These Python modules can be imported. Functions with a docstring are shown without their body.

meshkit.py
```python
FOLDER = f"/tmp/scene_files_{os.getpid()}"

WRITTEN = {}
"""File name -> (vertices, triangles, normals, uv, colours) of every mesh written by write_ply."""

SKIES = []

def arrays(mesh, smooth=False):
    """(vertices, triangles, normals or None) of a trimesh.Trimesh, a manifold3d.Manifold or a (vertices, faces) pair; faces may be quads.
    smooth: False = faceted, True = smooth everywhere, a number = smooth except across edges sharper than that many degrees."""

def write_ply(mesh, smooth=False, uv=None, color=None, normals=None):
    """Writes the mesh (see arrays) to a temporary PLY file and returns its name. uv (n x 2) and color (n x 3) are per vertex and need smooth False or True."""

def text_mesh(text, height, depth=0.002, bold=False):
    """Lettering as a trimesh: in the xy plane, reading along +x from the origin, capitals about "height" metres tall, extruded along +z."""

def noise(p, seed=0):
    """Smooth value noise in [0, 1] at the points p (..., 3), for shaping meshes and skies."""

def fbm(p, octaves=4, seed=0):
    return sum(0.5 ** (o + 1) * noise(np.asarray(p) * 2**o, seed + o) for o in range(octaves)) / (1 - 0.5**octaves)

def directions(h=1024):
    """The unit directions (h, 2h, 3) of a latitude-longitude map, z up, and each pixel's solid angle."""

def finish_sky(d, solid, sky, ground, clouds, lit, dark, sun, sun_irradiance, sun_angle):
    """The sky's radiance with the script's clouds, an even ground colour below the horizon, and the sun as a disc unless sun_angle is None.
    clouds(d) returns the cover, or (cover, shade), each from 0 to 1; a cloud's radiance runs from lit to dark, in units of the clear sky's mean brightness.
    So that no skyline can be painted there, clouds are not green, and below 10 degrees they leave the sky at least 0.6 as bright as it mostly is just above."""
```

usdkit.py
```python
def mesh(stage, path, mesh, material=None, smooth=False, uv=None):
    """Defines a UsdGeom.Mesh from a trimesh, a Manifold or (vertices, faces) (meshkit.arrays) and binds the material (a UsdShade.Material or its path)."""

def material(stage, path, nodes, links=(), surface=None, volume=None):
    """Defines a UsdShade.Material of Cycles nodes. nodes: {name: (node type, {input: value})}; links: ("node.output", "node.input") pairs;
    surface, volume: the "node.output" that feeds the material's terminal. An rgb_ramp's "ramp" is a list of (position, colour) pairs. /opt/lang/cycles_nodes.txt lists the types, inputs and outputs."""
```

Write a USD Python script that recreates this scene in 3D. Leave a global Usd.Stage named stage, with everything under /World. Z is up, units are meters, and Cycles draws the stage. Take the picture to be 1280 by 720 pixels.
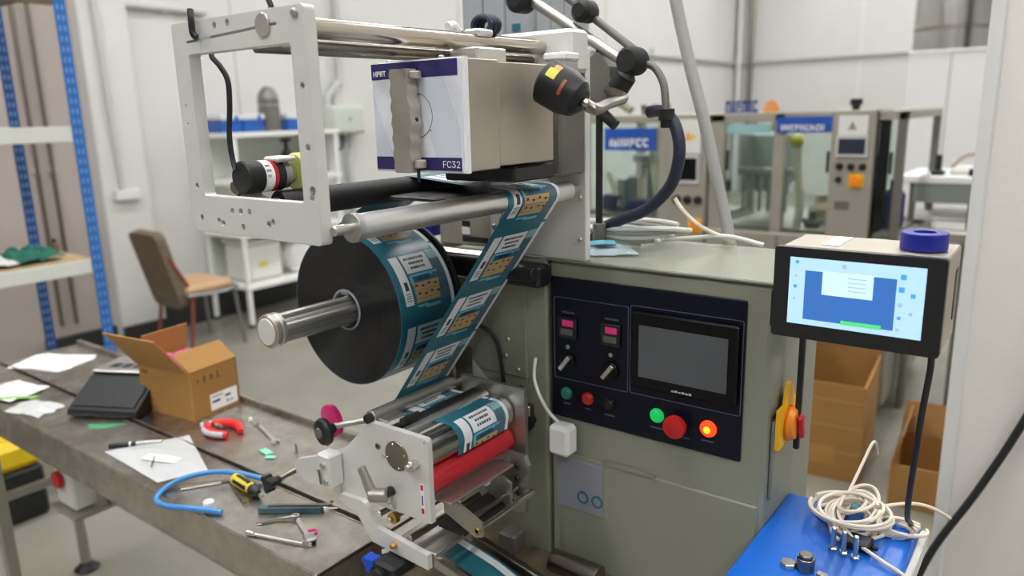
import math, random, sys
import numpy as np, trimesh, usdkit, meshkit
from pxr import Usd, UsdGeom, UsdLux, UsdShade, Gf, Sdf
from shapely.geometry import Polygon, Point, LineString, box as sbox
from shapely.ops import unary_union
random.seed(7); np.random.seed(7)
PI = math.pi

stage = Usd.Stage.CreateInMemory()
UsdGeom.SetStageUpAxis(stage, UsdGeom.Tokens.z); UsdGeom.SetStageMetersPerUnit(stage, 1.0)
world = UsdGeom.Xform.Define(stage, '/World'); stage.SetDefaultPrim(world.GetPrim())
UsdGeom.Scope.Define(stage, '/World/Looks')

# ------------------------------------------------------------------ camera, exposure
YAW, PITCH, ROLL, CAM_Z, FPX = 37.1, 13.0, -1.38, 1.5, 945.0
EXPOSURE = 0.06
def make_camera():
    y, p, r = map(math.radians, (YAW, PITCH, ROLL))
    f = np.array([-math.sin(y) * math.cos(p), math.cos(y) * math.cos(p), -math.sin(p)])
    rt = np.array([math.cos(y), math.sin(y), 0.0]); up = np.cross(rt, f)
    R = math.cos(r) * rt + math.sin(r) * up; U = -math.sin(r) * rt + math.cos(r) * up
    c = UsdGeom.Camera.Define(stage, '/World/camera')
    m = Gf.Matrix4d(*R, 0, *U, 0, *(-f), 0, 0, 0, CAM_Z, 1)
    c.AddTransformOp().Set(m)
    c.CreateHorizontalApertureAttr(36.0); c.CreateVerticalApertureAttr(20.25)
    c.CreateFocalLengthAttr(FPX / 1280 * 36.0); c.CreateClippingRangeAttr(Gf.Vec2f(0.02, 100))
    c.CreateFStopAttr(3.2); c.CreateFocusDistanceAttr(1.06); c.CreateExposureAttr(EXPOSURE)
make_camera()
# faint even fill light added from all round; it stands for no real opening
dome = UsdLux.DomeLight.Define(stage, '/World/fill_dome'); dome.CreateIntensityAttr(0.25); dome.CreateColorAttr(Gf.Vec3f(1, 1, 1))
LAMP = 30.0            # radiance of the ceiling lamps' diffusers
LAMP_X, LAMP_Y = (-3.4, -.8, 2.2), (-2.7, -1.3, .4, 1.6, 4.0, 6.6, 8.6, 10.6, 12.4)

# ------------------------------------------------------------------ materials
def lin(h):
    if not isinstance(h, str): return tuple(h)
    h = h.lstrip('#'); c = [int(h[i:i + 2], 16) / 255 for i in (0, 2, 4)]
    return tuple(x / 12.92 if x <= .04045 else ((x + .055) / 1.055) ** 2.4 for x in c)
def mat(name, col, rough=.5, metal=0., var=.0, scale=8., stretch=(1, 1, 1), bump=0., bscale=None, spec=.5, col2=None, rvar=0., bevel=0., coat=0., **extra):
    c = np.array(lin(col)); path = '/World/Looks/' + name
    n = {'p': ('principled_bsdf', {'base_color': tuple(c), 'roughness': rough, 'metallic': metal, 'specular_ior_level': spec, 'coat_weight': coat, **extra})}
    L = []
    if var or col2 is not None or bump or rvar:
        n['tc'] = ('texture_coordinate', {}); n['mp'] = ('mapping', {'scale': tuple(stretch)})
        n['nz'] = ('noise_texture', {'scale': scale, 'detail': 5., 'roughness': .6})
        L += [('tc.object', 'mp.vector'), ('mp.vector', 'nz.vector')]
    if var or col2 is not None:
        a, b = (c * (1 - var), np.minimum(c * (1 + var), 1)) if col2 is None else (c, np.array(lin(col2)))
        n['rp'] = ('rgb_ramp', {'ramp': [(.3, tuple(a)), (.7, tuple(b))]})
        L += [('nz.fac', 'rp.fac'), ('rp.color', 'p.base_color')]
    if rvar:
        n['mr'] = ('map_range', {'from_min': .3, 'from_max': .7, 'to_min': max(rough - rvar, .02), 'to_max': rough + rvar, 'clamp': True})
        L += [('nz.fac', 'mr.value'), ('mr.result', 'p.roughness')]
    last = None
    if bevel:
        n['bv'] = ('bevel', {'samples': 4, 'radius': bevel}); last = 'bv.bevel'
    if bump:
        if bscale:
            n['nb'] = ('noise_texture', {'scale': bscale, 'detail': 4.}); L.append(('mp.vector', 'nb.vector')); src = 'nb.fac'
        else: src = 'nz.fac'
        n['bp'] = ('bump', {'strength': 1.0, 'distance': bump}); L.append((src, 'bp.height'))
        if last: L.append((last, 'bp.normal'))
        last = 'bp.normal'
    if last: L.append((last, 'p.normal'))
    return usdkit.material(stage, path, n, L, surface='p.BSDF')
def emit(name, col, strength):
    return usdkit.material(stage, '/World/Looks/' + name, {'p': ('principled_bsdf', {'base_color': lin(col), 'roughness': .4, 'emission_color': lin(col), 'emission_strength': strength})}, [], surface='p.BSDF')
def glass(name, tint=(.9, .95, .93), refl=.5):
    return usdkit.material(stage, '/World/Looks/' + name, {'t': ('transparent_bsdf', {'color': tint}), 'g': ('glossy_bsdf', {'color': (.9, .9, .9), 'roughness': .03}), 'f': ('fresnel', {'IOR': 1.45}), 'm': ('mix_closure', {})},
        [('f.fac', 'm.fac'), ('t.BSDF', 'm.closure1'), ('g.BSDF', 'm.closure2')], surface='m.closure')
def film(name, col, alpha=.45, rough=.25):
    return usdkit.material(stage, '/World/Looks/' + name, {'t': ('transparent_bsdf', {'color': (.96, .97, .97)}), 'p': ('principled_bsdf', {'base_color': lin(col), 'roughness': rough}), 'm': ('mix_closure', {'fac': alpha})},
        [('t.BSDF', 'm.closure1'), ('p.BSDF', 'm.closure2')], surface='m.closure')

M = {}
def D(name, *a, **k): M[name] = mat(name, *a, **k)
D('wall_white', '#d1d0cd', .7, var=.02, scale=1.5); D('wall_shade_and_joint', '#a99f98', .8, var=.05, scale=.8)  # second tone carries the left wall's shade in its colour; panel joints share it
D('wall_grey', '#848484', .7); D('ceiling_white', '#e8e8e8', .8); D('floor_epoxy', '#8c897e', .32, var=.07, scale=1.1, bump=.0004, bscale=30, rvar=.08); D('joint_dark', '#8b8a82', .7)
D('skirting_black', '#26282a', .5); D('pillar_paint', '#e0dbd6', .8, var=.03, scale=3, bump=.0008, bscale=60)
D('aluminium', '#dcdcd8', .46, .25, var=.015, scale=60, bevel=.0015); D('aluminium_side', '#d2d2ce', .3, .6)
D('chrome', '#dcdad6', .16, 1.0); D('steel_tube', '#c9c2b5', .2, 1.0, var=.04, scale=15, stretch=(1, .1, 1))
D('roller_alu', '#dfdfdd', .3, .9); D('steel_dark', '#8d877d', .3, 1.0, var=.1, scale=12)
D('steel_brushed', '#b3ada4', .28, .95, var=.12, scale=7, rvar=.08, bump=.00015, bscale=40)
D('steel_sheet', '#aaa69c', .42, .8, var=.06, scale=5); D('disc_steel', '#cfcfcc', .28, .9); D('steel_satin', '#b7b4ad', .38, .9, var=.03, scale=20, bevel=.0008)
D('printer_side', '#b3ab9c', .5, .6, var=.07, scale=14); D('zinc', '#b9b9b6', .35, .9, var=.05, scale=60)
D('rubber_black', '#131415', .55); D('plastic_black', '#17181a', .42); D('plastic_black_gloss', '#0d0e11', .2); D('roller_black', '#1c1d1f', .5, var=.1, scale=20)
D('cable_black', '#1b1c1e', .5); D('hose_navy', '#20253a', .45); D('hole_dark', '#1f1f1f', .6)
D('olive_paint', '#8d8f7e', .5, var=.02, scale=3, bevel=.002); D('olive_light', '#858777', .5); D('blue_grey_paint', '#9fa4a8', .45, var=.03, scale=2, bevel=.002)
D('navy_panel', '#0d1120', .35, var=.05, scale=3, spec=.22); D('panel_line', '#4a5068', .5); D('screen_dark', '#55575b', .28); D('bezel_black', '#08090c', .3, spec=.25)
D('button_teal', '#1c7a68', .35); D('button_red', '#c02a22', .35); D('button_black', '#101114', .35); D('estop_red', '#c01a1e', .38)
M['lamp_green'] = emit('lamp_green', '#12c060', .45); M['lamp_orange'] = emit('lamp_orange', '#ff3a10', 1.6); M['lamp_core'] = emit('lamp_core', '#ff9a20', 2.2); M['digits_pink'] = emit('digits_pink', '#c02a68', .3)
D('plastic_white', '#eeeeec', .4); D('plastic_offwhite', '#dcdcd6', .5); D('paper_white', '#e9e9e8', .7); D('paper_grey', '#8d8f9a', .7, var=.04, scale=30)
D('violet_print', '#2d2563', .45); D('panel_pale', '#e2e5ec', .4); D('panel_pale_blue', '#d2d8e2', .4); D('print_white', '#f2f2f2', .5); D('handle_grey', '#b3aca3', .45, .3, var=.05, scale=30)
D('film_black', '#15171a', .34, var=.06, scale=10)
M['film_black'] = usdkit.material(stage, '/World/Looks/film_black_edge', {
    'tc': ('texture_coordinate', {}), 'sx': ('separate_xyz', {}), 'x2': ('math', {'math_type': 'multiply'}), 'z2': ('math', {'math_type': 'multiply'}), 'a': ('math', {'math_type': 'add'}), 'r': ('math', {'math_type': 'sqrt'}),
    'n': ('noise_texture', {'dimensions': '1D', 'scale': 260., 'detail': 3.}), 'cr': ('rgb_ramp', {'ramp': [(.3, (.004, .005, .006)), (.7, (.012, .013, .015))]}),
    'w': ('math', {'math_type': 'multiply', 'value2': 9000.}), 'si': ('math', {'math_type': 'sine'}), 'bp': ('bump', {'strength': 1.0, 'distance': .00006}), 'p': ('principled_bsdf', {'roughness': .24, 'specular_ior_level': .28})},
    [('tc.object', 'sx.vector'), ('sx.x', 'x2.value1'), ('sx.x', 'x2.value2'), ('sx.z', 'z2.value1'), ('sx.z', 'z2.value2'), ('x2.value', 'a.value1'), ('z2.value', 'a.value2'), ('a.value', 'r.value1'),
     ('r.value', 'n.w'), ('n.fac', 'cr.fac'), ('cr.color', 'p.base_color'), ('r.value', 'w.value1'), ('w.value', 'si.value1'), ('si.value', 'bp.height'), ('bp.normal', 'p.normal')], surface='p.BSDF')
D('label_teal', '#2c6c7c', .32, var=.04, scale=12); D('label_slate', '#4f6b7a', .35); D('label_mint', '#8fb9b8', .35); D('label_white', '#e6e8ea', .35); D('label_ink', '#3a3c44', .5); D('label_tan', '#c0a273', .4); D('label_cyan', '#6cb9cf', .35); D('label_navy', '#1c3a63', .4); D('label_brown', '#3a2a1c', .5)
D('red_rubber', '#b8262e', .4, var=.06, scale=10); D('magenta', '#e0247c', .4); D('magenta_pale', '#d8659c', .45)
D('knob_blue', '#1d49c0', .4); D('brass', '#b8934e', .35, .8); D('fitting_silver', '#cfccc4', .25, .95)
D('rack_blue', '#1f66b4', .42); D('rack_slot', '#6f9bcb', .6); D('rack_navy', '#22498c', .45); D('rack_beam', '#d3d5cf', .5); D('chipboard', '#c6ae85', .7, var=.08, scale=60); D('board_brown', '#6a5c48', .7)
D('cloth_teal', '#2c7263', .8); D('bag_white', '#e4e2e0', .5)
D('shelf_white', '#e7e8e4', .45); D('shelf_back', '#dfe3da', .6); D('bin_blue', '#1d56a8', .4); D('bin_grey', '#cfd2d2', .5); D('bottle_grey', '#77746f', .3, .5, var=.25, scale=14, stretch=(1, 1, .2))
D('chair_brown', '#6f6250', .8, var=.2, scale=40); D('chair_seat', '#c3a17c', .7); D('chair_metal', '#9a9a9a', .3, .9); D('leg_rust', '#8a4a3c', .5, .3)
D('cardboard', '#9a7038', .75, var=.06, scale=9, stretch=(1, 1, 3)); D('cardboard_light', '#a87c42', .75, var=.05, scale=9); D('cardboard_dark', '#8a6434', .8, var=.06, scale=9); D('cardboard_print', '#4d3a22', .8); D('pink_film', '#d44a86', .35, var=.3, scale=60)
D('tape_tan', '#a8865f', .3)
D('pliers_red', '#e0252c', .35); D('pliers_grey', '#b4b6ba', .4); D('hose_blue', '#3f86c6', .3); D('cap_white', '#eef0f0', .35)
D('driver_yellow', '#d0bd38', .4); D('tool_teal', '#55707a', .35, .5); D('green_tape', '#3f9a66', .6); D('green_bag', '#7fb858', .5); D('mint_bit', '#86d3b3', .5)
D('toolbox_yellow', '#e2c016', .45); D('toolbox_black', '#141517', .5)
D('tray_blue', '#0c62c6', .35, var=.05, scale=4, bump=.0006, bscale=14); D('wire_cream', '#e6dccb', .5); D('wire_white', '#e3e3de', .45); D('tape_blue', '#19208c', .4)
D('switch_orange', '#f08a12', .4); D('switch_yellow', '#f2b61c', .45); D('grey_box', '#c4c9c0', .5); D('conduit_grey', '#bdbebd', .45); D('conduit_light', '#d8d8d6', .5)
D('machine_grey', '#a39f93', .45, .35, var=.04, scale=4); D('machine_dark', '#6e6b64', .5, .3); D('sign_blue', '#1d4fa6', .45); D('logo_navy', '#20418e', .5); D('logo_orange', '#e79a58', .5); D('hose_grey', '#a3a29f', .5); D('tank_steel', '#b1afac', .22, .95, var=.06, scale=3, stretch=(6, 6, .3)); D('partition', '#e6e7e5', .5); D('parts_grey', '#9aa19d', .4, .4); D('parts_olive', '#8d8c6a', .5); D('parts_tan', '#b7a48d', .5)
D('sign_yellow', '#d8d04a', .5); D('flange_lime', '#cfd47e', .45)
M['screen_sky'] = emit('screen_sky', '#b4dcf8', .5); M['screen_blue'] = emit('screen_blue', '#3a72c0', .42); M['screen_pale'] = emit('screen_pale', '#c8e8fa', .58); M['screen_green'] = emit('screen_green', '#52d07c', .6); M['screen_icon'] = emit('screen_icon', '#3fa0e6', .6); M['screen_grey'] = emit('screen_grey', '#9fb2bd', .6)
M['lamp_panel'] = emit('lamp_panel', '#ffffff', LAMP)
M['door_glass'] = glass('door_glass', (.86, .93, .9)); M['clear_bag'] = film('clear_bag', '#e8eaea', .55, .2); M['clear_film'] = film('clear_film', '#cfe4ea', .5, .2); M['acrylic'] = film('acrylic', '#e8ecec', .25, .1)

# ------------------------------------------------------------------ geometry helpers (all return trimesh)
cat = trimesh.util.concatenate
def V(*p): return np.array(p, float)
def box(x0, x1, y0, y1, z0, z1, b=0.):
    if x0 > x1: x0, x1 = x1, x0
    if y0 > y1: y0, y1 = y1, y0
    if z0 > z1: z0, z1 = z1, z0
    if not b:
        m = trimesh.creation.box((x1 - x0, y1 - y0, z1 - z0)); m.apply_translation(((x0 + x1) / 2, (y0 + y1) / 2, (z0 + z1) / 2)); return m
    b = min(b, (x1 - x0) * .45, (y1 - y0) * .45, (z1 - z0) * .45); pts = []
    for ix, x in enumerate((x0, x1)):
        for iy, y in enumerate((y0, y1)):
            for iz, z in enumerate((z0, z1)):
                s = V(1 - 2 * ix, 1 - 2 * iy, 1 - 2 * iz) * b
                for k in range(3):
                    e = s.copy(); e[k] = 0; pts.append(V(x, y, z) + e)
    return trimesh.convex.convex_hull(np.array(pts))
def frame_of(d):
    d = d / np.linalg.norm(d); a = V(0, 0, 1) if abs(d[2]) < .9 else V(1, 0, 0)
    u = np.cross(a, d); u /= np.linalg.norm(u); return u, np.cross(d, u), d
def lathe(prof, p, d, n=32, closed=False):
    """prof: (radius, distance along d) pairs; closed profiles make rings."""
    p = V(*p); u, w, d = frame_of(V(*d)); prof = list(prof)
    a = np.linspace(0, 2 * PI, n, endpoint=False); ring = np.cos(a)[:, None] * u + np.sin(a)[:, None] * w
    v = np.vstack([p + h * d + max(r, 0) * ring for r, h in prof]); f = []; k = len(prof)
    for i in range(k if closed else k - 1):
        i2 = (i + 1) % k
        for j in range(n):
            j2 = (j + 1) % n; f += [(i * n + j, i * n + j2, i2 * n + j2), (i * n + j, i2 * n + j2, i2 * n + j)]
    if not closed:
        c0, c1 = len(v), len(v) + 1; v = np.vstack([v, p + prof[0][1] * d, p + prof[-1][1] * d]); o = (k - 1) * n
        for j in range(n):
            j2 = (j + 1) % n; f += [(c0, j2, j), (c1, o + j, o + j2)]
    m = trimesh.Trimesh(v, f, process=False); return m
def cyl(p, q, r, n=24, b=None, r2=None):
    p, q = V(*p), V(*q); L = np.linalg.norm(q - p); r2 = r if r2 is None else r2; b = min(.0015, r * .3, L * .3) if b is None else b
    return lathe([(r - b, 0), (r, b), (r2, L - b), (r2 - b, L)] if b else [(r, 0), (r2, L)], p, q - p, n)
def ring(p, d, ri, ro, h, n=32, b=.0006):
    return lathe([(ri, 0), (ro - b, 0), (ro, b), (ro, h - b), (ro - b, h), (ri, h)], p, d, n, closed=True)
def smooth_pts(pts, n=6, closed=False):
    P = np.array(pts, float); k = len(P); out = []
    if k == 2: return P
    idx = range(k if closed else k - 1)
    for i in idx:
        g = (lambda j: P[j % k]) if closed else (lambda j: P[min(max(j, 0), k - 1)])
        a, b, c, e = g(i - 1), g(i), g(i + 1), g(i + 2)
        for t in np.linspace(0, 1, n, endpoint=False):
            out.append(.5 * (2 * b + (c - a) * t + (2 * a - 5 * b + 4 * c - e) * t * t + (3 * b - a - 3 * c + e) * t ** 3))
    if not closed: out.append(P[-1])
    return np.array(out)
def tube(pts, r, n=10, sm=6, closed=False):
    P = smooth_pts(pts, sm, closed) if sm else np.array(pts, float); k = len(P)
    T = np.gradient(P, axis=0) if not closed else np.roll(P, -1, 0) - np.roll(P, 1, 0)
    T /= np.linalg.norm(T, axis=1, keepdims=True); u, w, _ = frame_of(T[0]); v = []
    rr = np.full(k, r) if np.ndim(r) == 0 else np.interp(np.linspace(0, 1, k), np.linspace(0, 1, len(r)), r)
    a = np.linspace(0, 2 * PI, n, endpoint=False)
    for i in range(k):
        u = u - T[i] * (u @ T[i]); u /= np.linalg.norm(u); w = np.cross(T[i], u)
        v.append(P[i] + rr[i] * (np.cos(a)[:, None] * u + np.sin(a)[:, None] * w))
    v = np.vstack(v); f = []
    for i in range(k if closed else k - 1):
        i2 = (i + 1) % k
        for j in range(n):
            j2 = (j + 1) % n; f += [(i * n + j, i * n + j2, i2 * n + j2), (i * n + j, i2 * n + j2, i2 * n + j)]
    if not closed:
        c = len(v); v = np.vstack([v, P[0], P[-1]]); o = (k - 1) * n
        for j in range(n): j2 = (j + 1) % n; f += [(c, j2, j), (c + 1, o + j, o + j2)]
    return trimesh.Trimesh(v, f, process=False)
def to_axis(m, axis, at):
    """extruded (a,b)+h mesh -> axis 'y': (x,z) outline, 'x': (y,z) outline, 'z': (x,y) outline; 'at' = where the extrusion starts."""
    v = np.array(m.vertices)
    w = {'y': lambda: np.c_[v[:, 0], v[:, 2] + at, v[:, 1]], 'x': lambda: np.c_[v[:, 2] + at, v[:, 0], v[:, 1]], 'z': lambda: np.c_[v[:, 0], v[:, 1], v[:, 2] + at]}[axis]()
    f = np.array(m.faces); f = f[:, ::-1] if axis == 'y' else f
    return trimesh.Trimesh(w, f, process=False)
def prism(poly, axis, a0, a1, holes=()):
    P = poly if hasattr(poly, 'exterior') else Polygon(poly)
    for h in holes: P = P.difference(h)
    gs = getattr(P, 'geoms', [P])
    return cat([to_axis(trimesh.creation.extrude_polygon(g, abs(a1 - a0), engine='earcut'), axis, min(a0, a1)) for g in gs])
def rounded(x0, x1, z0, z1, r): return sbox(x0 + r, z0 + r, x1 - r, z1 - r).buffer(r, 6)
def disc(x, z, r): return Point(x, z).buffer(r, 8)
def xf(m, loc=(0, 0, 0), rz=0, rx=0, ry=0, s=1):
    m = m.copy()
    if s != 1: m.apply_scale(s)
    for a, ax in ((rx, (1, 0, 0)), (ry, (0, 1, 0)), (rz, (0, 0, 1))):
        if a: m.apply_transform(trimesh.transformations.rotation_matrix(math.radians(a), ax))
    m.apply_translation(loc); return m
def text(s, h, origin, xd, yd, depth=.0006, bold=False):
    m = meshkit.text_mesh(s, h, depth, bold); x, y = V(*xd), V(*yd); z = np.cross(x, y); v = np.array(m.vertices)
    return trimesh.Trimesh(V(*origin) + v[:, :1] * x + v[:, 1:2] * y + v[:, 2:] * z, m.faces, process=False)
def sheet(fn, nu, nv, th):
    """closed thin sheet; fn(u,v)->point; thickness along -normal approx z"""
    U, W = np.meshgrid(np.linspace(0, 1, nu), np.linspace(0, 1, nv), indexing='ij'); P = np.array([fn(a, b) for a, b in zip(U.ravel(), W.ravel())])
    f = []; I = lambda i, j: i * nv + j; N = nu * nv
    for i in range(nu - 1):
        for j in range(nv - 1):
            f += [(I(i, j), I(i + 1, j), I(i + 1, j + 1)), (I(i, j), I(i + 1, j + 1), I(i, j + 1))]
    top = trimesh.Trimesh(P, f, process=False); n = top.vertex_normals
    v = np.vstack([P, P - n * th]); g = [tuple(x + N for x in t[::-1]) for t in f]
    edge = [I(i, 0) for i in range(nu)] + [I(nu - 1, j) for j in range(1, nv)] + [I(i, nv - 1) for i in range(nu - 2, -1, -1)] + [I(0, j) for j in range(nv - 2, 0, -1)]
    for a, b in zip(edge, edge[1:] + edge[:1]): g += [(a, a + N, b + N), (a, b + N, b)]
    return trimesh.Trimesh(v, f + g, process=False)

# ------------------------------------------------------------------ scene helpers
used = {}
def uniq(parent, name):
    k = (parent, name); c = used.get(k, -1) + 1; used[k] = c
    return f'{parent}/{name}' if c == 0 else f'{parent}/{name}_{c:03d}'
class Thing:
    def __init__(s, name, label, category, loc=(0, 0, 0), rz=0, group=None, local=False, k=1.0):
        s.k = k; c0 = V(0, 0, CAM_Z); loc = c0 + (V(*loc) - c0) * k; s.path = uniq('/World', name); s.loc = V(*loc); s.off = np.zeros(3) if local else -s.loc
        x = UsdGeom.Xform.Define(stage, s.path); x.AddTranslateOp().Set(Gf.Vec3d(*map(float, loc)))
        if rz: x.AddRotateZOp().Set(float(rz))
        s.prim = x.GetPrim(); tag(s.prim, label, category, group)
    def part(s, name, m, material, parent=None, label=None, smooth=32, kind=None, raw=False):
        p = uniq(parent or s.path, name); m = m.copy()
        if s.k != 1 and not raw: m.vertices = V(0, 0, CAM_Z) + (m.vertices - V(0, 0, CAM_Z)) * s.k
        m.apply_translation(s.off)
        g = usdkit.mesh(stage, p, m, M[material] if isinstance(material, str) else material, smooth=smooth).GetPrim()
        if label: g.SetCustomDataByKey('label', label)
        if kind: g.SetCustomDataByKey('kind', kind)
        return p
def tag(prim, label, category, group=None):
    prim.SetCustomDataByKey('label', label); prim.SetCustomDataByKey('category', category)
    if group: prim.SetCustomDataByKey('group', group)
def copy(src, loc, label, rz=0, group=None):
    base = src.path.split('/')[-1]; base = base[:-4] if base[-4:-3] == '_' and base[-3:].isdigit() else base
    p = uniq('/World', base); x = UsdGeom.Xform.Define(stage, p); x.AddTranslateOp().Set(Gf.Vec3d(*map(float, loc))); x.AddRotateZOp().Set(float(rz))
    d = src.prim.GetCustomData(); g = group or d.get('group')
    x.GetPrim().GetReferences().AddInternalReference(src.path); x.GetPrim().SetInstanceable(True); tag(x.GetPrim(), label, d['category'], g)
def struct(name, m, material, smooth=False, children=()):
    p = uniq('/World', name); g = usdkit.mesh(stage, p, m, M[material], smooth=smooth).GetPrim(); g.SetCustomDataByKey('kind', 'structure')
    for n, mm, mt in children: usdkit.mesh(stage, uniq(p, n), mm, M[mt], smooth=32)
    return p
def single(name, label, category, m, material, smooth=32, group=None, kind=None):
    p = uniq('/World', name); c = m.bounds.mean(0); c[2] = m.bounds[0][2]; m = m.copy(); m.apply_translation(-c)
    g = usdkit.mesh(stage, p, m, M[material], smooth=smooth); UsdGeom.Xformable(g).AddTranslateOp().Set(Gf.Vec3d(*map(float, c))); tag(g.GetPrim(), label, category, group)
    if kind: g.GetPrim().SetCustomDataByKey('kind', kind)
    return p

# ================================================================== THE ROOM
XW, YB, ZC = -5.3, 13.9, 4.6          # left wall, far wall, ceiling
struct('floor', box(-5.6, 5.2, -4.2, 14.2, -.12, 0), 'floor_epoxy', children=[
    ('joint', box(-5.3, -1.2, 2.335, 2.345, -.001, .0012), 'joint_dark'), ('joint', box(-3.1, -3.09, .2, 2.335, -.001, .0012), 'joint_dark'),
    ('joint', box(-5.3, -.5, 5.0, 5.01, -.001, .0012), 'joint_dark'), ('joint', box(-1.9, -1.89, -1, 2.335, -.001, .0012), 'joint_dark')])
CEIL = struct('ceiling', box(-5.6, 5.2, -4.2, 14.2, ZC, ZC + .1), 'ceiling_white')
struct('wall_left', cat([box(XW - .3, XW, 2.55, 14.2, 0, ZC)]), 'wall_white', children=[
    ('panel_joint', box(XW, XW + .003, 3.56, 3.566, .24, ZC), 'wall_shade_and_joint'), ('panel_joint', box(XW, XW + .003, 6.2, 6.21, .24, ZC), 'wall_shade_and_joint'), ('panel_joint', box(XW, XW + .003, 9.2, 9.21, .24, ZC), 'wall_shade_and_joint')])
struct('wall_left', box(XW - .3, XW - .02, -4.2, 2.55, 0, ZC), 'wall_shade_and_joint')  # this stretch is darkened by colour to stand for its shade
struct('trim_1', box(XW - .05, XW + .1, 2.40, 2.72, 0, ZC, .01), 'wall_white')          # pilaster between the two wall faces
struct('wall_back', box(-5.6, 5.2, YB, YB + .3, 0, ZC), 'wall_white', children=[('panel_joint', box(x, x + .03, YB - .006, YB, .3, ZC), 'conduit_light') for x in (-3.2, -1.55, .3)])
struct('wall_right', box(5.0, 5.3, -4.2, 14.2, 0, ZC), 'wall_white')
struct('wall_front', box(-5.6, 5.2, -4.5, -4.2, 0, ZC), 'wall_grey')
struct('baseboard_left', cat([box(XW, XW + .03, 2.72, 13.9, 0, .2), box(XW - .02, XW + .02, 1.95, 2.40, 0, .12), box(XW + .1, XW + .13, 2.40, 2.72, 0, .12)]), 'skirting_black')
struct('trim_2', box(-.192, .9, 2.0, 2.6, 0, ZC, .008), 'pillar_paint', children=[('corner_guard', box(-.2, -.17, 1.992, 2.03, .0, ZC, .004), 'conduit_light')])

# ceiling lamps (above the frame): each a housing with a glowing diffuser, fixed to the ceiling
for x in LAMP_X:
    for y in LAMP_Y:
        h = uniq(CEIL, 'lamp_housing'); usdkit.mesh(stage, h, box(x - .16, x + .16, y - .65, y + .65, ZC - .10, ZC, .01), M['plastic_white'], smooth=32)
        usdkit.mesh(stage, h + '/diffuser', box(x - .13, x + .13, y - .62, y + .62, ZC - .12, ZC - .10, .004), M['lamp_panel'], smooth=32)

# conduits and boxes on the walls
t = Thing('wall_conduit', 'grey vertical conduit on the white pilaster ending in a small socket box', 'pipe', (XW + .12, 2.52, 1.0))
t.part('pipe', cyl((XW + .125, 2.52, 1.06), (XW + .125, 2.47, 3.4), .018), 'conduit_grey'); t.part('socket_box', box(XW + .1, XW + .15, 2.46, 2.63, .99, 1.06, .006), 'conduit_light')
t = Thing('overhead_conduit', 'thin grey horizontal conduit high on the white wall left of the machine frame', 'pipe', (XW + .03, 3.1, 2.2))
t.part('pipe', cyl((XW + .03, 2.74, 2.27), (XW + .03, 3.34, 2.27), .022), 'conduit_grey'); t.part('bracket', box(XW, XW + .03, 3.0, 3.05, 2.24, 2.3), 'conduit_light')
t = Thing('electrical_box', 'pale grey junction box on the white wall with conduits above and below it', 'electrical box', (XW + .05, 4.5, 1.35))
t.part('housing', box(XW + .004, XW + .14, 4.34, 4.72, 1.36, 1.6, .012), 'grey_box'); t.part('lid', box(XW + .14, XW + .155, 4.36, 4.70, 1.38, 1.58, .006), 'grey_box')
t.part('indicator', cyl((XW + .15, 4.54, 1.49), (XW + .165, 4.54, 1.49), .012), 'green_bag', label='small green indicator')
t.part('conduit', tube([(XW + .05, 4.55, 3.4), (XW + .05, 4.55, 1.95), (XW + .05, 4.5, 1.78), (XW + .05, 4.4, 1.68), (XW + .05, 4.38, 1.58)], .03, 8), 'conduit_grey')
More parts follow.
